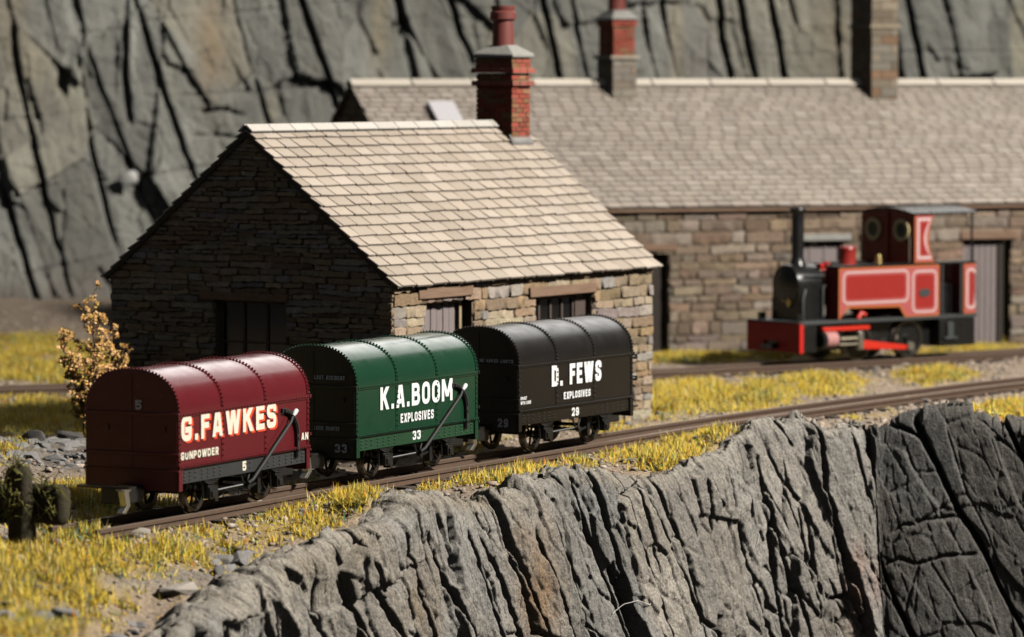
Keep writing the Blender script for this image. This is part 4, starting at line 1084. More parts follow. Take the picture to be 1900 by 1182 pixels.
    # lettering
    for (txt, x0, x1, z0, z1, wt, m, sh) in side_text:
        if sh:
            tb = MB(); text_mesh(tb, txt, x0 + .05, x1 + .05, z0 - .028, z1 - .028, wt, -WW / 2 - .0085); tb.build('letter_shading', m_orange, root, smooth=0)
        tb = MB(); text_mesh(tb, txt, x0, x1, z0, z1, wt, -WW / 2 - .0125 if z0 > .7 else -WW / 2 + .006); tb.build('lettering', m, root, smooth=0)
    for (txt, u0, u1, z0, z1, wt, m) in end_text:
        # u measured from the near side edge, negative away; seen from the end: reading direction is -y .. towards the near side
        M = Matrix(((0, 1, 0, -.004), (-1, 0, 0, -WW / 2), (0, 0, 1, 0), (0, 0, 0, 1)))
        M = Matrix(((0, 1, 0, 0), (-1, 0, 0, -WW / 2), (0, 0, 1, 0), (0, 0, 0, 1)))
        tb = MB(); text_mesh(tb, txt, u0, u1, z0, z1, wt, -.024, M); tb.build('lettering', m, root, smooth=0)
    return root


P_red = paint('maroon_paint', (.115, .010, .014)); P_grn = paint('dark_green_paint', (.008, .044, .021)); P_blk = paint('warm_black_paint', (.008, .0065, .0055), .34, .3)
P_rend = paint('dull_shaded_maroon_paint', (.10, .008, .011), .5); P_gend = paint('shaded_green_paint', (.004, .010, .006), .5, .2); P_bend = paint('shaded_black_end_paint', (.004, .004, .004), .5, .1)  # end paints: body colours darkened, the shade of the ends painted in
P_gsole = paint('mid_green_paint', (.013, .054, .024), .4); P_gry = paint('dark_grey_sole_paint', (.035, .036, .036), .5, .3)
wagon('gunpowder_wagon', 'maroon round-roofed wagon lettered G.FAWKES GUNPOWDER with number 5', (-4.425, 53.012), 26.34, P_red, P_gry, P_rend,
      [('G.FAWKES', .06, 2.60, 1.030, 1.375, .235, m_cream, True), ('GUNPOWDER', .045, 1.03, .785, .89, .24, m_cream, False), ('AN', 3.305, 3.495, .79, .89, .24, m_cream, False), ('5', 1.70, 1.80, .50, .63, .25, m_cream, False)],
      [('5', -.65, -.55, 1.445, 1.575, .25, m_litcream)])
wagon('gunpowder_wagon', 'dark green round-roofed wagon lettered K.A.BOOM EXPLOSIVES with number 33', (-2.25, 57.664), 29.13, P_grn, P_gsole, P_gend,
      [('K.A.BOOM', .665, 2.765, 1.02, 1.352, .215, m_white, False), ('EXPLOSIVES', 1.24, 2.20, .79, .925, .21, m_white, False), ('33', 1.62, 1.85, .508, .645, .23, m_white, False)],
      [('LAST ACCIDENT', -.69, -.17, 1.495, 1.555, .2, m_litwhite), ('LOOSE SHUNTED', -.69, -.265, .76, .82, .2, m_litwhite), ('33', -.342, -.136, .445, .57, .23, m_litwhite)])
wagon('gunpowder_wagon', 'black round-roofed wagon lettered D. FEWS EXPLOSIVES with number 29', (.097, 61.937), 31.67, P_blk, P_blk, P_bend,
      [('D. FEWS', .985, 2.52, 1.01, 1.340, .23, m_white, False), ('EXPLOSIVES', 1.35, 2.175, .788, .90, .22, m_white, False), ('29', 1.63, 1.845, .50, .632, .23, m_white, False), ('SHUNT', .05, .235, .862, .912, .2, m_white, False), ('WITH CARE', .05, .355, .79, .842, .2, m_white, False)],
      [('NO NAKED LIGHTS', -.69, -.08, 1.435, 1.488, .2, m_litwhite), ('29', -.359, -.167, .435, .57, .23, m_litwhite)], lever=False, far_hinges=True)

# ------------------------------------------------------------------ locomotive
# local x from the front beam backwards, -y near side; axis 52 degrees
e_c = np.array([5.85, 81.4]) - np.array([math.cos(R(52)), -math.sin(R(52))]) * .81
loco = thing('steam_locomotive', 'small red and black steam tank locomotive in front of the long building', 'locomotive', (e_c[0], e_c[1], 0), 52)
l_red = paint('locomotive_red_paint', (.33, .025, .02), .35, .1); l_pink = mat('rose_lining_band', (.42, .10, .095), .45); l_line = mat('white_lining', (.62, .50, .48), .5)
l_org = mat('orange_edge_lining', (.5, .14, .03), .5); l_drk = paint('dark_maroon_paint_cab', (.22, .010, .008), .45, 0); l_beam = paint('vermilion_beam_paint', (.62, .014, .008), .5, 0); l_blk = paint('locomotive_black', (.010, .010, .010), .3, 0)
l_rod = mat('bright_red_rod_paint', (.62, .03, .015), .35); l_grey = mat('grey_underframe', (.05, .055, .055), .5)
mb = MB()
for y0, y1, z0, z1 in ((-.81, -.16, .235, .845), (.30, .81, .235, .845), (-.16, .30, .235, .31), (-.16, .30, .46, .845)): mb.box(0, .1, y0, y1, z0, z1)
mb.build('buffer_beam', l_beam, loco)
mb = MB(); mb.box(.06, .12, -.17, .31, .30, .47); mb.box(-.28, .05, -.1, .1, .31, .40); mb.build('coupling', l_blk, loco)
mb = MB(); mb.box(.1, 5.0, -.52, .52, .24, .80); mb.box(.1, .48, -.79, .79, .24, .79); mb.box(3.95, 4.98, -.79, .79, .215, .79); mb.build('frame', l_blk, loco, bevel=.01)
mb = MB(); mb.box(0, 5.02, -.81, .81, .80, .87); mb.build('running_plate', l_grey, loco, bevel=.01)
Mx = lambda x, y, z: Matrix.Translation((x, y, z)) @ Matrix.Rotation(math.pi / 2, 4, 'Y')
mb = MB(); mb.lathe([(0, -.02), (.30, -.02), (.34, 0), (.40, 0), (.41, .02), (.41, .68), (.38, .70), (0, .70)], 40, 0, Mx(.33, 0, 1.60))
mb.prism([(-.41, .87), (.41, .87), (.41, 1.60), (-.41, 1.60)], 'x', .345, 1.02); sb = mb.build('smokebox', l_blk, loco, smooth=40)
mb = MB(); mb.tube([(.30, -.12, 1.15), (.30, -.12, 1.32)], .03, 8); mb.tube([(.28, -.12, 1.24), (.28, .02, 1.28)], .02, 8); mb.box(.30, .325, -.2, -.05, 1.2, 1.27); mb.build('door_handle', m_brass, sb)
mb = MB(); mb.lathe([(.19, 1.98), (.15, 2.06), (.125, 2.15), (.13, 3.02), (.165, 3.06), (.175, 3.13), (.16, 3.16), (.11, 3.16), (.1, 2.6), (0, 2.6)], 24, 0, Matrix.Translation((.66, 0, 0))); mb.build('chimney', l_blk, loco)
mb = MB(); mb.lathe([(.38, 0), (.38, 2.2)], 40, 0, Mx(1.02, 0, 1.58)); mb.build('boiler', l_red, loco)
mb = MB(); mb.lathe([(.20, 1.9), (.175, 1.98), (.17, 2.26), (.185, 2.29), (.17, 2.33), (.0, 2.35)], 24, 0, Matrix.Translation((2.05, 0, 0))); mb.build('dome', l_red, loco)
mb = MB(); mb.lathe([(.08, 1.9), (.08, 2.02), (.05, 2.05), (0, 2.05)], 14, 0, Matrix.Translation((1.36, -.1, 0))); mb.build('sand_filler', l_red, loco)
mb = MB(); mb.lathe([(.09, 1.9), (.07, 2.08), (.05, 2.16), (0, 2.16)], 14, 0, Matrix.Translation((2.75, -.2, 0))); mb.build('safety_valve', m_brass, loco)


def rrect(mb, x0, x1, z0, z1, t, r, y, fill=False):
    def ring(g):
        o = []
        for cx_, cz_, a0 in ((x1 - r, z1 - r, 0), (x0 + r, z1 - r, 90), (x0 + r, z0 + r, 180), (x1 - r, z0 + r, 270)):
            for k in range(7):
                a = R(a0 + 15 * k); o.append((cx_ + math.cos(a) * (r - g), y, cz_ + math.sin(a) * (r - g)))
        return o
    a = ring(0)
    if fill: mb.add(a, [list(range(len(a)))]); return
    b = ring(t); n = len(a); mb.add(a + b, [(i, (i + 1) % n, n + (i + 1) % n, n + i) for i in range(n)])


for sg in (-1, 1):
    tk = MB(); poly = [(1.07, .875), (1.10, .90), (1.32, 1.11), (2.78, 1.09), (2.93, .875), (3.91, .875), (3.91, 1.94), (1.07, 1.94)]
    tk.prism(poly, 'y', sg * .40, sg * .81); tank = tk.build('side_tank', l_drk, loco, bevel=.008)
    tp = MB(); tp.box(1.05, 4.98, min(sg * .38, sg * .825), max(sg * .38, sg * .825), 1.94, 1.985); tp.build('tank_top', l_blk, tank, bevel=.006)
    y = sg * .813
    pn = MB(); p2 = [(1.09, .90), (1.31, 1.135), (2.80, 1.115), (2.95, .895), (3.89, .895), (3.89, 1.92), (1.09, 1.92)]
    pn.prism(poly, 'y', sg * .811, sg * .8125); pn.build('edge_lining', l_org, tank, smooth=0)
    pn = MB(); pn.prism([(1.105, .905), (1.30, 1.15), (2.81, 1.13), (2.96, .905), (3.875, .905), (3.875, 1.905), (1.105, 1.905)], 'y', sg * .8135, sg * .8145); pn.build('side_panel', l_pink, tank, smooth=0)
    for (a, b, c_, d_) in ((1.18, 3.03, 1.19, 1.86), (3.14, 3.84, .95, 1.83)):
        ln = MB(); rrect(ln, a, b, c_, d_, .036, .13, sg * .8165); ln.build('lining', l_line, tank, smooth=0)
        ln = MB(); rrect(ln, a + .09, b - .09, c_ + .09, d_ - .09, 0, .09, sg * .8165, True); ln.build('inner_panel', l_red, tank, smooth=0)
    npl = MB(); npl.lathe([(0, 0), (.16, 0), (.16, .012), (0, .012)], 24, 0, Matrix.Translation((3.48, sg * .817, 1.36)) @ Matrix.Rotation(-sg * math.pi / 2, 4, 'X') @ Matrix.Diagonal((1, .55, 1, 1))); npl.build('number_plate', l_grey, tank)
    # bunker sheet
    bk = MB(); bk.box(4.62, 4.98, min(sg * .45, sg * .81), max(sg * .45, sg * .81), .875, 1.93); bko = bk.build('bunker', l_drk, loco, bevel=.006)
    pn = MB(); pn.box(4.63, 4.975, min(sg * .811, sg * .8125), max(sg * .811, sg * .8125), .885, 1.92); pn.build('edge_lining', l_org, bko, smooth=0)
    pn = MB(); pn.box(4.655, 4.972, min(sg * .8135, sg * .8145), max(sg * .8135, sg * .8145), .905, 1.90); pn.build('side_panel', l_pink, bko, smooth=0)
    ln = MB(); rrect(ln, 4.70, 5.0 - .035, .98, 1.83, .045, .1, sg * .8165); ln.build('lining', l_line, bko, smooth=0)
    ln = MB(); rrect(ln, 4.80, 4.965, 1.08, 1.74, 0, .06, sg * .8165, True); ln.build('inner_panel', l_red, bko, smooth=0)
    for x in (4.0, 4.55):
        hr = MB(); hr.tube([(x, sg * .8, .9), (x, sg * .8, 1.95)], .028, 8); hr.build('handrail', l_grey, loco)
    # cab side sheet with a curved back edge
    cb = [(3.2, 1.99), (3.77, 1.99)] + [(3.745 - .15 * math.sin(math.pi * k / 8), 1.99 + 1.0 * k / 8) for k in range(1, 8)] + [(3.745, 2.99), (3.2, 2.99)]
    cs = MB(); cs.prism(cb, 'y', sg * .77, sg * .81); cso = cs.build('cab_side', l_drk, loco)
    pn = MB(); pn.prism(cb, 'y', sg * .811, sg * .8125); pn.build('edge_lining', l_org, cso, smooth=0)
    sh = lambda g: [(3.2 + g, 1.99 + g), (3.77 - g, 1.99 + g)] + [(3.745 - g - .15 * math.sin(math.pi * k / 8), 1.99 + g + (1.0 - 2 * g) * k / 8) for k in range(1, 8)] + [(3.745 - g, 2.99 - g), (3.2 + g, 2.99 - g)]
    for g, m_, yy in ((.025, l_pink, .8135), (.075, l_line, .8150), (.125, l_pink, .8165), (.16, l_red, .8180)):
        pn = MB(); pn.prism(sh(g), 'y', sg * yy, sg * (yy + .001)); pn.build('lining', m_, cso, smooth=0)
    ps = MB(); ps.tube([(4.9, sg * .76, 1.95), (4.9, sg * .76, 3.0)], .025, 8); ps.build('cab_post', l_blk, loco)
    # cylinder, slide bars, rods, wheels
    cy = MB(); cy.lathe([(0, 0), (.15, 0), (.165, .02), (.165, .45), (.15, .47), (0, .47)], 24, 0, Mx(.55, sg * .80, .485)); cyl = cy.build('cylinder', l_blk, loco)
    cc_ = MB(); cc_.lathe([(.168, .10), (.168, .40)], 24, 0, Mx(.55, sg * .80, .485)); cc_.build('cylinder_cladding', mat('rose_white_cladding', (.50, .24, .22), .4), cyl)
    vb = MB(); vb.box(.6, 1.9, min(sg * .74, sg * .86), max(sg * .74, sg * .86), .66, .74); vb.build('valve_rod_guard', l_rod, loco, bevel=.01)
    sb_ = MB(); sb_.box(1.02, 1.56, min(sg * .80, sg * .86), max(sg * .80, sg * .86), .47, .52); sb_.box(1.02, 1.56, min(sg * .80, sg * .86), max(sg * .80, sg * .86), .36, .39); sb_.build('slide_bar', mat('cream_metal', (.55, .48, .36), .35, metal=.4), loco, bevel=.005)
    xh = MB(); xh.box(1.56, 1.70, min(sg * .78, sg * .90), max(sg * .78, sg * .90), .25, .63); xh.build('crosshead', m_steel, loco, bevel=.02)
    cr = MB(); cr.prism([(1.66, .45), (1.66, .26), (2.95, .20), (2.95, .29)], 'y', sg * .84, sg * .89); cr.build('connecting_rod', l_rod, loco, bevel=.01)
    pin = MB(); pin.lathe([(0, 0), (.09, 0), (.09, .06), (0, .06)], 16, 0, Matrix.Translation((3.0, sg * .88, .27)) @ Matrix.Rotation(-sg * math.pi / 2, 4, 'X')); pin.tube([(2.62, sg * .86, .47), (2.62, sg * .9, .47)], .05, 10); pin.build('crank_pin', m_steel, loco)
    rv = MB(); rv.tube([(1.66, sg * .75, .88), (1.74, sg * .76, 1.0), (1.84, sg * .78, .95)], .05, 8); rv.build('reversing_lever', l_rod, loco)
    for x in (1.75, 3.2):
        M = Matrix.Translation((x, sg * .58, .40)) @ Matrix.Rotation(-sg * math.pi / 2, 4, 'X')
        wh = MB(); wh.lathe([(0, -.04), (.36, -.04), (.36, .02), (.1, .03), (.1, .09), (0, .09)], 32, 0, M); wo = wh.build('wheel', l_blk, loco)
        ty = MB(); ty.lathe([(.34, -.05), (.43, -.05), (.43, -.02), (.40, 0), (.40, .05), (.34, .05)], 40, 0, M, closed=True); ty.build('tyre', m_tyre, wo)
    sp = MB(); sp.box(4.15, 4.32, min(sg * .79, sg * .84), max(sg * .79, sg * .84), .40, .72); sp.box(4.05, 4.42, min(sg * .79, sg * .86), max(sg * .79, sg * .86), .36, .41); sp.build('step', l_grey, loco, bevel=.01)
for sg in (-1, 1):
    pp = MB(); pp.tube([(.45, sg * .43, 1.78), (1.07, sg * .43, 1.78)], .018, 8); pp.tube([(.40, sg * .46, .88), (.40, sg * .46, 1.3), (.5, sg * .42, 1.5)], .025, 8); pp.tube([(.95, sg * .45, .9), (.95, sg * .46, 1.55), (1.06, sg * .46, 1.6)], .022, 8); pp.build('pipe', l_grey, loco)
    pp = MB(); pp.tube([(3.12, sg * .74, 2.02), (3.12, sg * .74, 2.55)], .016, 8); pp.build('handrail', m_steel, loco)
    lb_ = MB(); lb_.box(.12, .26, min(sg * .52, sg * .62), max(sg * .52, sg * .62), .87, 1.02); lb_.build('lamp_iron', l_blk, loco)
    sb2 = MB(); sb2.box(1.0, 1.08, min(sg * .2, sg * .35), max(sg * .2, sg * .35), 1.9, 2.02); sb2.build('tank_filler', l_beam, loco, bevel=.01)
for x in (1.03, 1.9, 2.8): bb = MB(); bb.lathe([(.383, 0), (.388, .01), (.388, .05), (.383, .06)], 40, 0, Mx(x, 0, 1.58)); bb.build('boiler_band', m_brass, loco)
# cab front with two round windows, roof
arc = [(-.81 + 1.62 * k / 20, 2.99 + .11 * math.sin(math.pi * k / 20)) for k in range(21)]
cf = MB(); cf.prism([(-.80, 1.95), (.80, 1.95)] + [(y, z - .005) for y, z in arc][::-1][:: 1], 'x', 3.2, 3.24); cfo = cf.build('cab_front', l_drk, loco, smooth=30)
for y in (-.44, .42):
    rg_ = MB(); rg_.lathe([(.155, -.02), (.235, -.02), (.235, .03), (.155, .03)], 28, 0, Mx(3.17, y, 2.66), closed=True); ro = rg_.build('spectacle_window', mat('polished_brass_rim', (.85, .68, .36), .35), cfo)
    gl = MB(); gl.lathe([(0, .012), (.175, .012)], 28, 0, Mx(3.17, y, 2.66)); gl.build('pane', mat('spectacle_glass', (.30, .28, .19), .12), ro)
mb = MB(); mb.box(3.165, 3.2, -.03, .03, 2.02, 3.05); mb.build('cab_strap', l_drk, cfo)
rr_ = MB(); up_ = [(y * 1.04, z + .035) for y, z in arc]; lo_ = [(y * 1.04, z) for y, z in arc]
rr_.prism(lo_ + up_[::-1], 'x', 3.12, 5.0); rr_.build('cab_roof', l_blk, loco, smooth=30)
mb = MB(); mb.box(3.9, 4.62, -.5, .5, .87, 1.5); mb.box(4.96, 5.0, -.8, .8, .87, 1.93); mb.build('cab_interior', l_blk, loco)

# ------------------------------------------------------------------ buffer stop
n1, t1_ = normals2(NR1); bang = math.degrees(math.atan2(t1_[2][0], t1_[2][1]))
bst = thing('buffer_stop', 'mossy dark timber buffer stop at the near end of the track', 'buffer stop', (-6.2, 51.5, GZ), bang)
m_bst = mat('mossy_old_timber', (.045, .028, .02), .9, var=.7, vscale=6, dark=(.05, .055, .012), bump=.9, bscale=10, bdist=.04)
def lumpy(mb, x0, x1, y0, y1, z0, z1, seed, st_=.09, amp=.028):
    """an old rough-hewn timber: a subdivided box whose skin is uneven and whose edges are worn"""
    c = [(x0 + x1) / 2, (y0 + y1) / 2, (z0 + z1) / 2]; hw = [(x1 - x0) / 2, (y1 - y0) / 2, (z1 - z0) / 2]; nn = [max(2, int(2 * h / st_) + 1) for h in hw]; idx = {}; vs = []; fs = []
    def V(i, j, k):
        if (i, j, k) not in idx:
            q = [(2 * a / n - 1) for a, n in zip((i, j, k), nn)]; ed = sum(abs(a) > .999 for a in q) - 1; p = [c[m] + q[m] * hw[m] * (1 - .0 * ed) - (.022 * ed * np.sign(q[m]) if abs(q[m]) > .999 else 0) for m in range(3)]
            e = [float(fbm(np.array([p[0] * 4 + p[1] * 3 + m * 9.]), np.array([p[2] * 4 + m * 5 + p[1] * 2]), seed + m, 3)[0]) * amp * 1.6 for m in range(3)]
            idx[(i, j, k)] = len(vs); vs.append(tuple(p[m] + e[m] for m in range(3)))
        return idx[(i, j, k)]
    for ax in range(3):
        o1, o2 = (ax + 1) % 3, (ax + 2) % 3
        for side in (0, nn[ax]):
            for a_ in range(nn[o1]):
                for b_ in range(nn[o2]):
                    def T(u, v): t = [0, 0, 0]; t[ax] = side; t[o1] = u; t[o2] = v; return V(*t)
                    f = [T(a_, b_), T(a_ + 1, b_), T(a_ + 1, b_ + 1), T(a_, b_ + 1)]; fs.append(f if side else f[::-1])
    return mb.add(vs, fs)


mb = MB(); lumpy(mb, -.12, .12, -.55, .75, .28, .78, 5); o = mb.build('beam', m_bst, bst, smooth=60)
mb = MB(); lumpy(mb, -.38, -.125, -.17, .15, -.1, 1.04, 9); mb.build('post', m_bst, bst, smooth=60)
ms = MB(); rg = random.Random(3)
for i in range(130):
    q = Vector((rg.uniform(-.40, .14), rg.uniform(-.5, .5), rg.uniform(.35, 1.04))); face = rg.random()
    if face < .6: q = Vector((-.13 if abs(q.y) > .17 else -.39, q.y, min(q.z, .78 if abs(q.y) > .17 else 1.04)))
    else: q = Vector((rg.uniform(-.36, -.14), rg.uniform(-.15, .13), 1.04)) if rg.random() < .5 else Vector((rg.uniform(-.1, .1), rg.uniform(-.5, .7), .78))
    d = Vector((rg.uniform(-.5, .1), rg.uniform(-1, 1), rg.uniform(-.9, .9))).normalized() * rg.uniform(.10, .30)
    ms.tube([q, q + d * .5 + Vector((-.03, 0, .03)), q + d], [.010, .008, .003], 4, 0)
ms.build('moss_strand', mat('yellow_green_moss', (.24, .21, .05), .8, var=.6, vscale=3, dark=(.12, .14, .02)), bst)

# ------------------------------------------------------------------ loose stones
m_chip = mat('slate_chip', (.27, .26, .25), .8, var=.5, vscale=6, dark=(.13, .125, .12), bump=.6, bscale=14, bdist=.03, spec=.35)
m_chipd = mat('dark_slate_chip', (.12, .11, .105), .75, var=.5, vscale=6, dark=(.06, .055, .05), bump=.6, bscale=14, bdist=.03, spec=.4)
m_chipp = mat('pale_stone_chip', (.42, .38, .33), .85, var=.5, vscale=6, dark=(.25, .21, .17), bump=.6, bscale=14, bdist=.03)


def gz_at(x, y):
    z, _ = full_ground(np.array([[x]]), np.array([[y]])); return float(z[0, 0])


def stone(mb, loc, size, seed, rz=0, tilt=0):
    rg = random.Random(seed); pts = []
    for i in range(26):
        v = Vector((rg.gauss(0, 1), rg.gauss(0, 1), rg.gauss(0, 1))).normalized(); m = max(abs(v.x), abs(v.y), abs(v.z)); v = v / (m ** .75); pts.append(v)
    import bmesh
    bm = bmesh.new()
    for p in pts: bm.verts.new((p.x * size[0] / 2, p.y * size[1] / 2, p.z * size[2] / 2))
    bmesh.ops.convex_hull(bm, input=bm.verts[:]); bm.verts.index_update()
    for v in [v for v in bm.verts if not v.link_faces]: bm.verts.remove(v)
    bm.verts.index_update()
    M = Matrix.Translation(loc) @ Matrix.Rotation(rz, 4, 'Z') @ Matrix.Rotation(tilt, 4, 'X')
    mb.add([v.co.copy() for v in bm.verts], [[v.index for v in f.verts] for f in bm.faces], 0, None, M); bm.free()


for (px, py, w, d, h, sd, m, lab) in [
    (446, 996, .62, .30, .20, 3, m_chip, 'grey slate block lying on yellow grass below the rail of the red wagon'),
    (262, 992, .34, .26, .16, 5, m_chipp, 'pale angular stone beside the near end of the rail'),
    (196, 986, .26, .2, .14, 15, m_chipp, 'small pale stone right at the tip of the rail'),
    (64, 826, .42, .3, .30, 6, m_chipd, 'dark upright slate chunk at the left end of the rubble beside the maroon wagon'),
    (128, 820, .52, .3, .24, 7, m_chipd, 'dark flat slate slab on the rubble next to the maroon wagon end'),
    (405, 1042, .65, .35, .18, 8, m_chipp, 'brownish slab half buried at the top of the quarry edge'),
    (492, 1012, .36, .25, .16, 19, m_chip, 'small grey stone on the quarry edge right of the brownish slab'),
    (1060, 872, .26, .2, .14, 9, m_chipd, 'small dark stone perched on the rim below the black wagon'),
    (330, 1090, .42, .3, .2, 12, m_chip, 'blurred grey stone in the rubble strip nearest the viewer')]:
    p = onz(px, py, GZ)
    while edge_sd(np.array([[p[0]]]), np.array([[p[1]]]))[0][0, 0] < .5: p = p + np.array([-.04, .03, 0])
    z = gz_at(p[0], p[1]); mb = MB(); stone(mb, (0, 0, h * .25), (w, d, h), sd, rnd.uniform(0, 3), rnd.uniform(-.3, .3))
    o = mb.build('slate_stone' if m is not m_chipp else 'stone', m, None, smooth=25, bevel=.008); o.location = (p[0], p[1], z); tag(o, lab, 'stone', 'loose stones on the ground')

rb = MB(); rg = random.Random(77); cnt = 0
for i in range(16000):
    x = rg.uniform(-12, 9); y = rg.uniform(42, 74); px, py = proj(x, y, GZ)
    if not (-60 < px < 1960): continue
    w = float(patches(RK, np.array([[x]]), np.array([[y]]), GZ)[0, 0])
    if rg.random() > w * 1.2 + .05 * (i % 3 == 0): continue
    sd_, _z = edge_sd(np.array([[x]]), np.array([[y]]))
    if sd_[0, 0] < .5: continue
    s = rg.uniform(.05, .15) * (2.0 if w > .4 and rg.random() < .3 else 1)
    stone(rb, (x, y, gz_at(x, y) + s * .12), (s * rg.uniform(1, 1.9), s, s * rg.uniform(.4, .8)), i, rg.uniform(0, 6), rg.uniform(-.5, .5)); cnt += 1
    if cnt > 2600: break
tag(rb.build('rubble', m_chip, None, smooth=25), kind='stuff')

gvar = []
for q in range(24):
    t = MB(); stone(t, (0, 0, 0), (1, 1, 1), 300 + q); tris = [(f[0], f[i], f[i + 1]) for f in t.f for i in range(1, len(f) - 1)]
    gvar.append((np.array([tuple(v) for v in t.v]), np.array(tris)))
gg = np.random.default_rng(9); NG = 110000
gx, gy = gg.uniform(-14, 17, NG), gg.uniform(43, 95, NG); gp, _ = proj(gx, gy, GZ); gx, gy = gx[(gp > -30) & (gp < 1930)], gy[(gp > -30) & (gp < 1930)]
gz0, gsd = full_ground(gx, gy); gd = np.minimum(dist_to(NR1, gx, gy, 2), dist_to(NR2, gx, gy, 2))
ok = ((gg.random(len(gx)) < .22 + .78 * sstep(1.6, .6, gd)) & (gsd > .35) & (dist_to(NR1, gx, gy, 1) > .09)); gx, gy, gz0 = gx[ok], gy[ok], gz0[ok]
VV, FF, CC = [], [], []; nv_ = 0
gpal = np.array([(.50, .40, .31), (.40, .31, .24), (.32, .26, .21), (.56, .47, .38), (.28, .26, .24), (.45, .33, .25)])
for q in range(24):
    sel = np.arange(q, len(gx), 24); v0, f0 = gvar[q]; n_ = len(sel); sz = gg.uniform(.025, .075, n_) * np.where(gg.random(n_) < .08, 1.8, 1); an = gg.uniform(0, 6.28, n_)
    vx = v0[None, :, 0] * sz[:, None] * 1.3; vy = v0[None, :, 1] * sz[:, None]; vz_ = v0[None, :, 2] * sz[:, None] * .75
    ca, sa = np.cos(an)[:, None], np.sin(an)[:, None]
    VV.append(np.stack([vx * ca - vy * sa + gx[sel][:, None], vx * sa + vy * ca + gy[sel][:, None], vz_ + (gz0[sel] + sz * .12)[:, None]], -1).reshape(-1, 3))
    FF.append((f0[None] + (np.arange(n_) * len(v0))[:, None, None]).reshape(-1, 3) + nv_); nv_ += n_ * len(v0)
    CC.append(np.repeat(gpal[gg.integers(0, len(gpal), n_)] * gg.uniform(.75, 1.15, n_)[:, None], len(v0), axis=0))
tag(npmesh('gravel', np.concatenate(VV), np.concatenate(FF), mat('ballast_chip', (.34, .27, .21), .9, attr=True, var=.4, vscale=5, dark=(.2, .15, .11)), np.concatenate(CC), smooth=False), kind='stuff')

# ------------------------------------------------------------------ grass
m_grass = bpy.data.materials.new('static_grass'); m_grass.use_nodes = True
nt = m_grass.node_tree; b = nt.nodes['Principled BSDF']; at = nt.nodes.new('ShaderNodeAttribute'); at.attribute_name = 'Col'
gm = nt.nodes.new('ShaderNodeNewGeometry'); vm = nt.nodes.new('ShaderNodeVectorMath'); vm.operation = 'ADD'; vm.inputs[1].default_value = (0, 0, 2.0); vz = nt.nodes.new('ShaderNodeVectorMath'); vz.operation = 'NORMALIZE'
nt.links.new(gm.outputs['Normal'], vm.inputs[0]); nt.links.new(vm.outputs[0], vz.inputs[0]); nt.links.new(vz.outputs[0], b.inputs['Normal'])
nt.links.new(at.outputs['Color'], b.inputs['Base Color']); b.inputs['Roughness'].default_value = .55; b.inputs['Specular IOR Level'].default_value = .3
tr = nt.nodes.new('ShaderNodeBsdfTranslucent'); nt.links.new(at.outputs['Color'], tr.inputs['Color']); mxs = nt.nodes.new('ShaderNodeMixShader'); mxs.inputs[0].default_value = .22
nt.links.new(b.outputs[0], mxs.inputs[1]); nt.links.new(tr.outputs[0], mxs.inputs[2]); nt.links.new(mxs.outputs[0], nt.nodes['Material Output'].inputs['Surface'])
g = np.random.default_rng(4)
NT = 480000
tx_ = g.uniform(-20, 20, NT); ty_ = g.uniform(42, 98, NT)
ppx_, ppy_ = proj(tx_, ty_, GZ); keep = (ppx_ > -700) & (ppx_ < 2600); tx_, ty_ = tx_[keep], ty_[keep]
tz_, tsd = full_ground(tx_, ty_)
outp = sstep(0, -90, proj(tx_, ty_, GZ)[0]) + sstep(1900, 1990, proj(tx_, ty_, GZ)[0])
den = np.maximum(patches(GA, tx_, ty_, tz_), .55 * outp * (ty_ < 92)) * (0.15 + 1.3 * sstep(-.28, .2, fbm(tx_ * 1.6, ty_ * 1.6, 201, 3))) * (1 - 0.75 * patches(RK, tx_, ty_, tz_))
d1_ = dist_to(offset_path(NR1, -.37)[9:], tx_, ty_, 1); d2_ = dist_to(offset_path(NR2, -.37), tx_, ty_, 2)
den *= sstep(.45, .75, d1_) * sstep(.40, .62, d2_) * (tsd > .28)
# keep out of the buildings
def inside(o, ang, x, y, x0, x1, y0, y1):
    a = R(ang); dx, dy = x - o[0], y - o[1]; lx = dx * math.sin(a) + dy * math.cos(a); ly = -dx * math.cos(a) + dy * math.sin(a)
    return (lx > x0) & (lx < x1) & (ly > y0) & (ly < y1)
den[inside((-1.842, 64.69), CA, tx_, ty_, -.05, CLN, .05, CWD)] = 0; den[inside((-2.05, 85.6), LA, tx_, ty_, 0, LLN, .1, 9)] = 0
kp = g.random(len(tx_)) < den * .8; tx_, ty_, tz_ = tx_[kp], ty_[kp], tz_[kp]
nb = 14; n = len(tx_) * nb
bx = np.repeat(tx_, nb) + g.normal(0, .065, n); by = np.repeat(ty_, nb) + g.normal(0, .065, n); bz_ = np.repeat(tz_, nb) - .02
hs = np.repeat(g.uniform(.5, 1.1, len(tx_)) * (.7 + .7 * np.clip(den[kp], 0, 1.0)), nb); ln = g.uniform(.07, .22, n) * hs
az = g.uniform(0, 2 * np.pi, n); lean_ = np.abs(g.normal(.65, .45, n)).clip(0, 1.45); wd = g.uniform(.006, .011, n)
dxy = np.stack([np.cos(az), np.sin(az)], 1); perp = np.stack([-np.sin(az + g.normal(0, .8, n)), np.cos(az)], 1); perp /= np.linalg.norm(perp, axis=1)[:, None] + 1e-9
v = np.zeros((n, 5, 3)); base = np.stack([bx, by, bz_], 1)
mid = base + np.concatenate([dxy * (np.sin(lean_ * .8) * ln * .55)[:, None], (np.cos(lean_ * .8) * ln * .55)[:, None]], 1)
tip = base + np.concatenate([dxy * (np.sin(lean_) * ln)[:, None], (np.cos(lean_) * ln)[:, None]], 1)
pw = np.concatenate([perp * wd[:, None], np.zeros((n, 1))], 1)
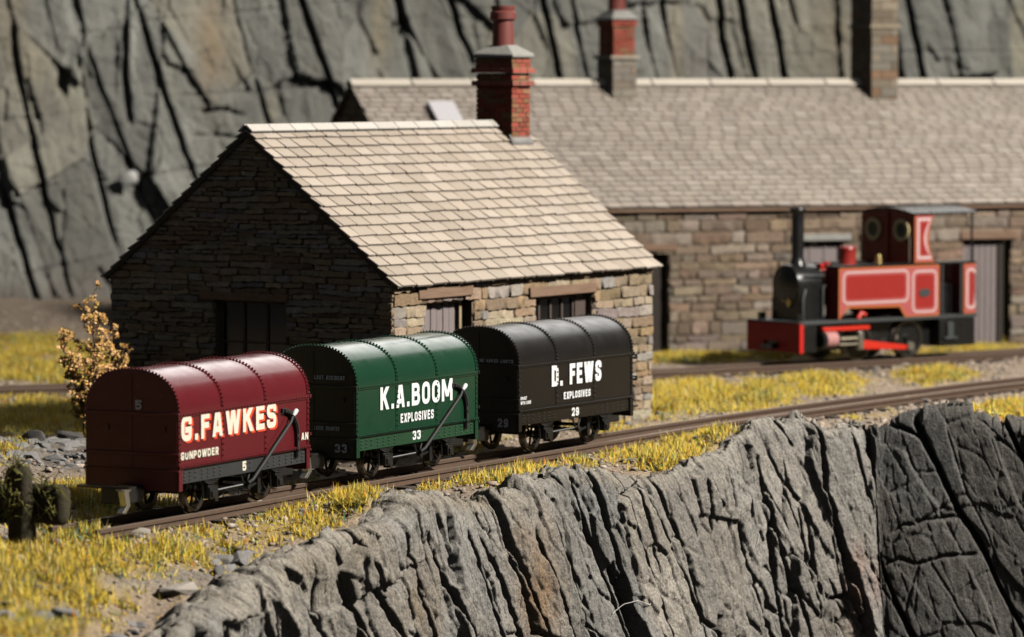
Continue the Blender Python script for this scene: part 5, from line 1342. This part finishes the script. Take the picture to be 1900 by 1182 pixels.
v[:, 0] = base - pw; v[:, 1] = base + pw; v[:, 2] = mid + pw * .9; v[:, 3] = mid - pw * .9; v[:, 4] = tip
fi = np.arange(n)[:, None] * 5
tri = np.concatenate([fi + np.array([0, 1, 2]), fi + np.array([0, 2, 3]), fi + np.array([3, 2, 4])], 0)
pal = np.array([(.82, .57, .055), (.88, .66, .10), (.72, .46, .045), (.80, .64, .17), (.56, .46, .07), (.22, .34, .07), (.10, .26, .17), (.72, .26, .03), (.84, .72, .36)])
pr = np.array([.27, .24, .12, .12, .07, .035, .035, .05, .06])
tuft = g.choice(len(pal), len(tx_), p=pr); pick = np.where(g.random(n) < .35, np.repeat(tuft, nb), g.choice(len(pal), n, p=pr))
grn = np.repeat(fbm(tx_ * .9, ty_ * .9, 207, 3) > .42, nb); pick = np.where(grn & (g.random(n) < .5), g.choice([4, 5, 6, 3], n), pick)
bc = np.minimum(pal[pick] * g.uniform(.85, 1.2, n)[:, None], .92)
npmesh('grass', v.reshape(-1, 3), tri, m_grass, np.repeat(bc, 5, axis=0), smooth=False); tag(bpy.data.objects['grass'], kind='stuff')

# ------------------------------------------------------------------ dried bush by the cottage corner
bp_ = onY(178, 800, 66.3); gzb = gz_at(bp_[0], bp_[1])
bush = thing('dried_bush', 'dried golden bush with tiny seed heads at the corner of the cottage', 'bush', (bp_[0], bp_[1], gzb))
rg = random.Random(17); stm = MB(); lv = MB(); seeds = MB()
def leafy(p, r, n):
    for _ in range(n):
        d = Vector((rg.gauss(0, 1), rg.gauss(0, 1), rg.gauss(0, 1))).normalized(); c = p + d * rg.uniform(0, r)
        a = Vector((rg.gauss(0, 1), rg.gauss(0, 1), rg.gauss(.3, 1))).normalized(); b_ = a.orthogonal().normalized(); l = rg.uniform(.035, .075); w = l * rg.uniform(.3, .5)
        col = rg.choice([(.76, .38, .12), (.80, .44, .17), (.84, .52, .24), (.64, .34, .07), (.50, .34, .06)]); k = rg.uniform(.8, 1.15); col = tuple(q * k for q in col)
        lv.add([c, c + a * l * .5 + b_ * w, c + a * l, c + a * l * .5 - b_ * w], [(0, 1, 2, 3)], 0, col)
for (bx_, tz__, ln_, wmax) in [(-.1, 2.38, 9, .36), (-.55, 1.85, 8, .28), (-.5, 1.5, 7, .28), (.0, 2.0, 8, .34), (.25, 1.85, 5, .24), (.42, 1.45, 6, .28), (-.22, 1.3, 6, .3), (.1, 1.6, 6, .3), (.5, 1.0, 5, .25), (-.3, .75, 5, .28), (.2, .8, 6, .3)]:
    root_ = Vector((rg.uniform(-.12, .12), rg.uniform(-.12, .12), 0)); tip_ = Vector((bx_, rg.uniform(-.3, .3), tz__))
    pts = [root_.lerp(tip_, t) + Vector((.06 * math.sin(t * 5 + bx_ * 9), .05 * math.sin(t * 4), 0)) for t in (0, .25, .5, .75, 1)]
    stm.tube(pts, [.022, .018, .014, .01, .006], 5)
    for j in range(ln_ * 5):
        t = rg.uniform(.35, 1); q = root_.lerp(tip_, t); e = q + Vector((rg.uniform(-1, 1), rg.uniform(-1, 1), rg.uniform(.2, 1))).normalized() * rg.uniform(.08, wmax)
        stm.tube([q, (q + e) / 2 + Vector((0, 0, .02)), e], [.008, .006, .004], 4); leafy(e, .06, 15)
        if rg.random() < .25: seeds.lathe([(0, -.022), (.02, -.012), (.02, .012), (0, .022)], 6, 0, Matrix.Translation(e + Vector((rg.uniform(-.05, .05), -.05, 0))))
m_leaf = mat('dried_leaf', (.5, .33, .12), .7, attr=True); stm.build('stem', mat('bush_twig', (.18, .11, .05), .9), bush); lv.build('foliage', m_leaf, bush, smooth=0, colors=True); seeds.build('seed_head', mat('dark_seed', (.04, .02, .012), .7), bush)

# ------------------------------------------------------------------ small things on the rock
m_thread = mat('pale_thread', (.6, .58, .54), .8)
for pts, lab in (([(1138, 1140), (1146, 1122), (1172, 1116), (1192, 1122), (1206, 1118), (1220, 1130)], 'pale curly thread caught on the near rock face'),
                 ([(1398, 925), (1406, 960), (1409, 990), (1404, 1012)], 'thin pale thread hanging in the wide crack of the near rock face')):
    P = [on_cliff(*p) for p in pts]; ce = sum(P) / len(P); v0 = Vector((-.1, -.99, .05))
    tb = MB(); sp = smooth_path([(p[0], p[1]) for p in P], .02); zs_ = np.interp(np.linspace(0, 1, len(sp)), np.linspace(0, 1, len(P)), [p[2] for p in P])
    tb.tube([Vector((q[0], q[1], z)) + v0 * .05 - Vector(ce) for q, z in zip(sp, zs_)], .006, 5); o = tb.build('thread', m_thread); o.location = ce; tag(o, lab, 'thread')
wp = back_xz(236, 330); mb = MB(); stone(mb, (0, 0, 0), (.4, .3, .4), 5); o = mb.build('white_stone', mat('white_quartz', (.5, .5, .48), .6), None, smooth=60)
o.location = (BX0 + wp[0] * ba[0] + bn[0] * .55, BY0 + wp[0] * ba[1] + bn[1] * .55, wp[1]); tag(o, 'white quartz lump stuck on the back quarry face', 'stone')
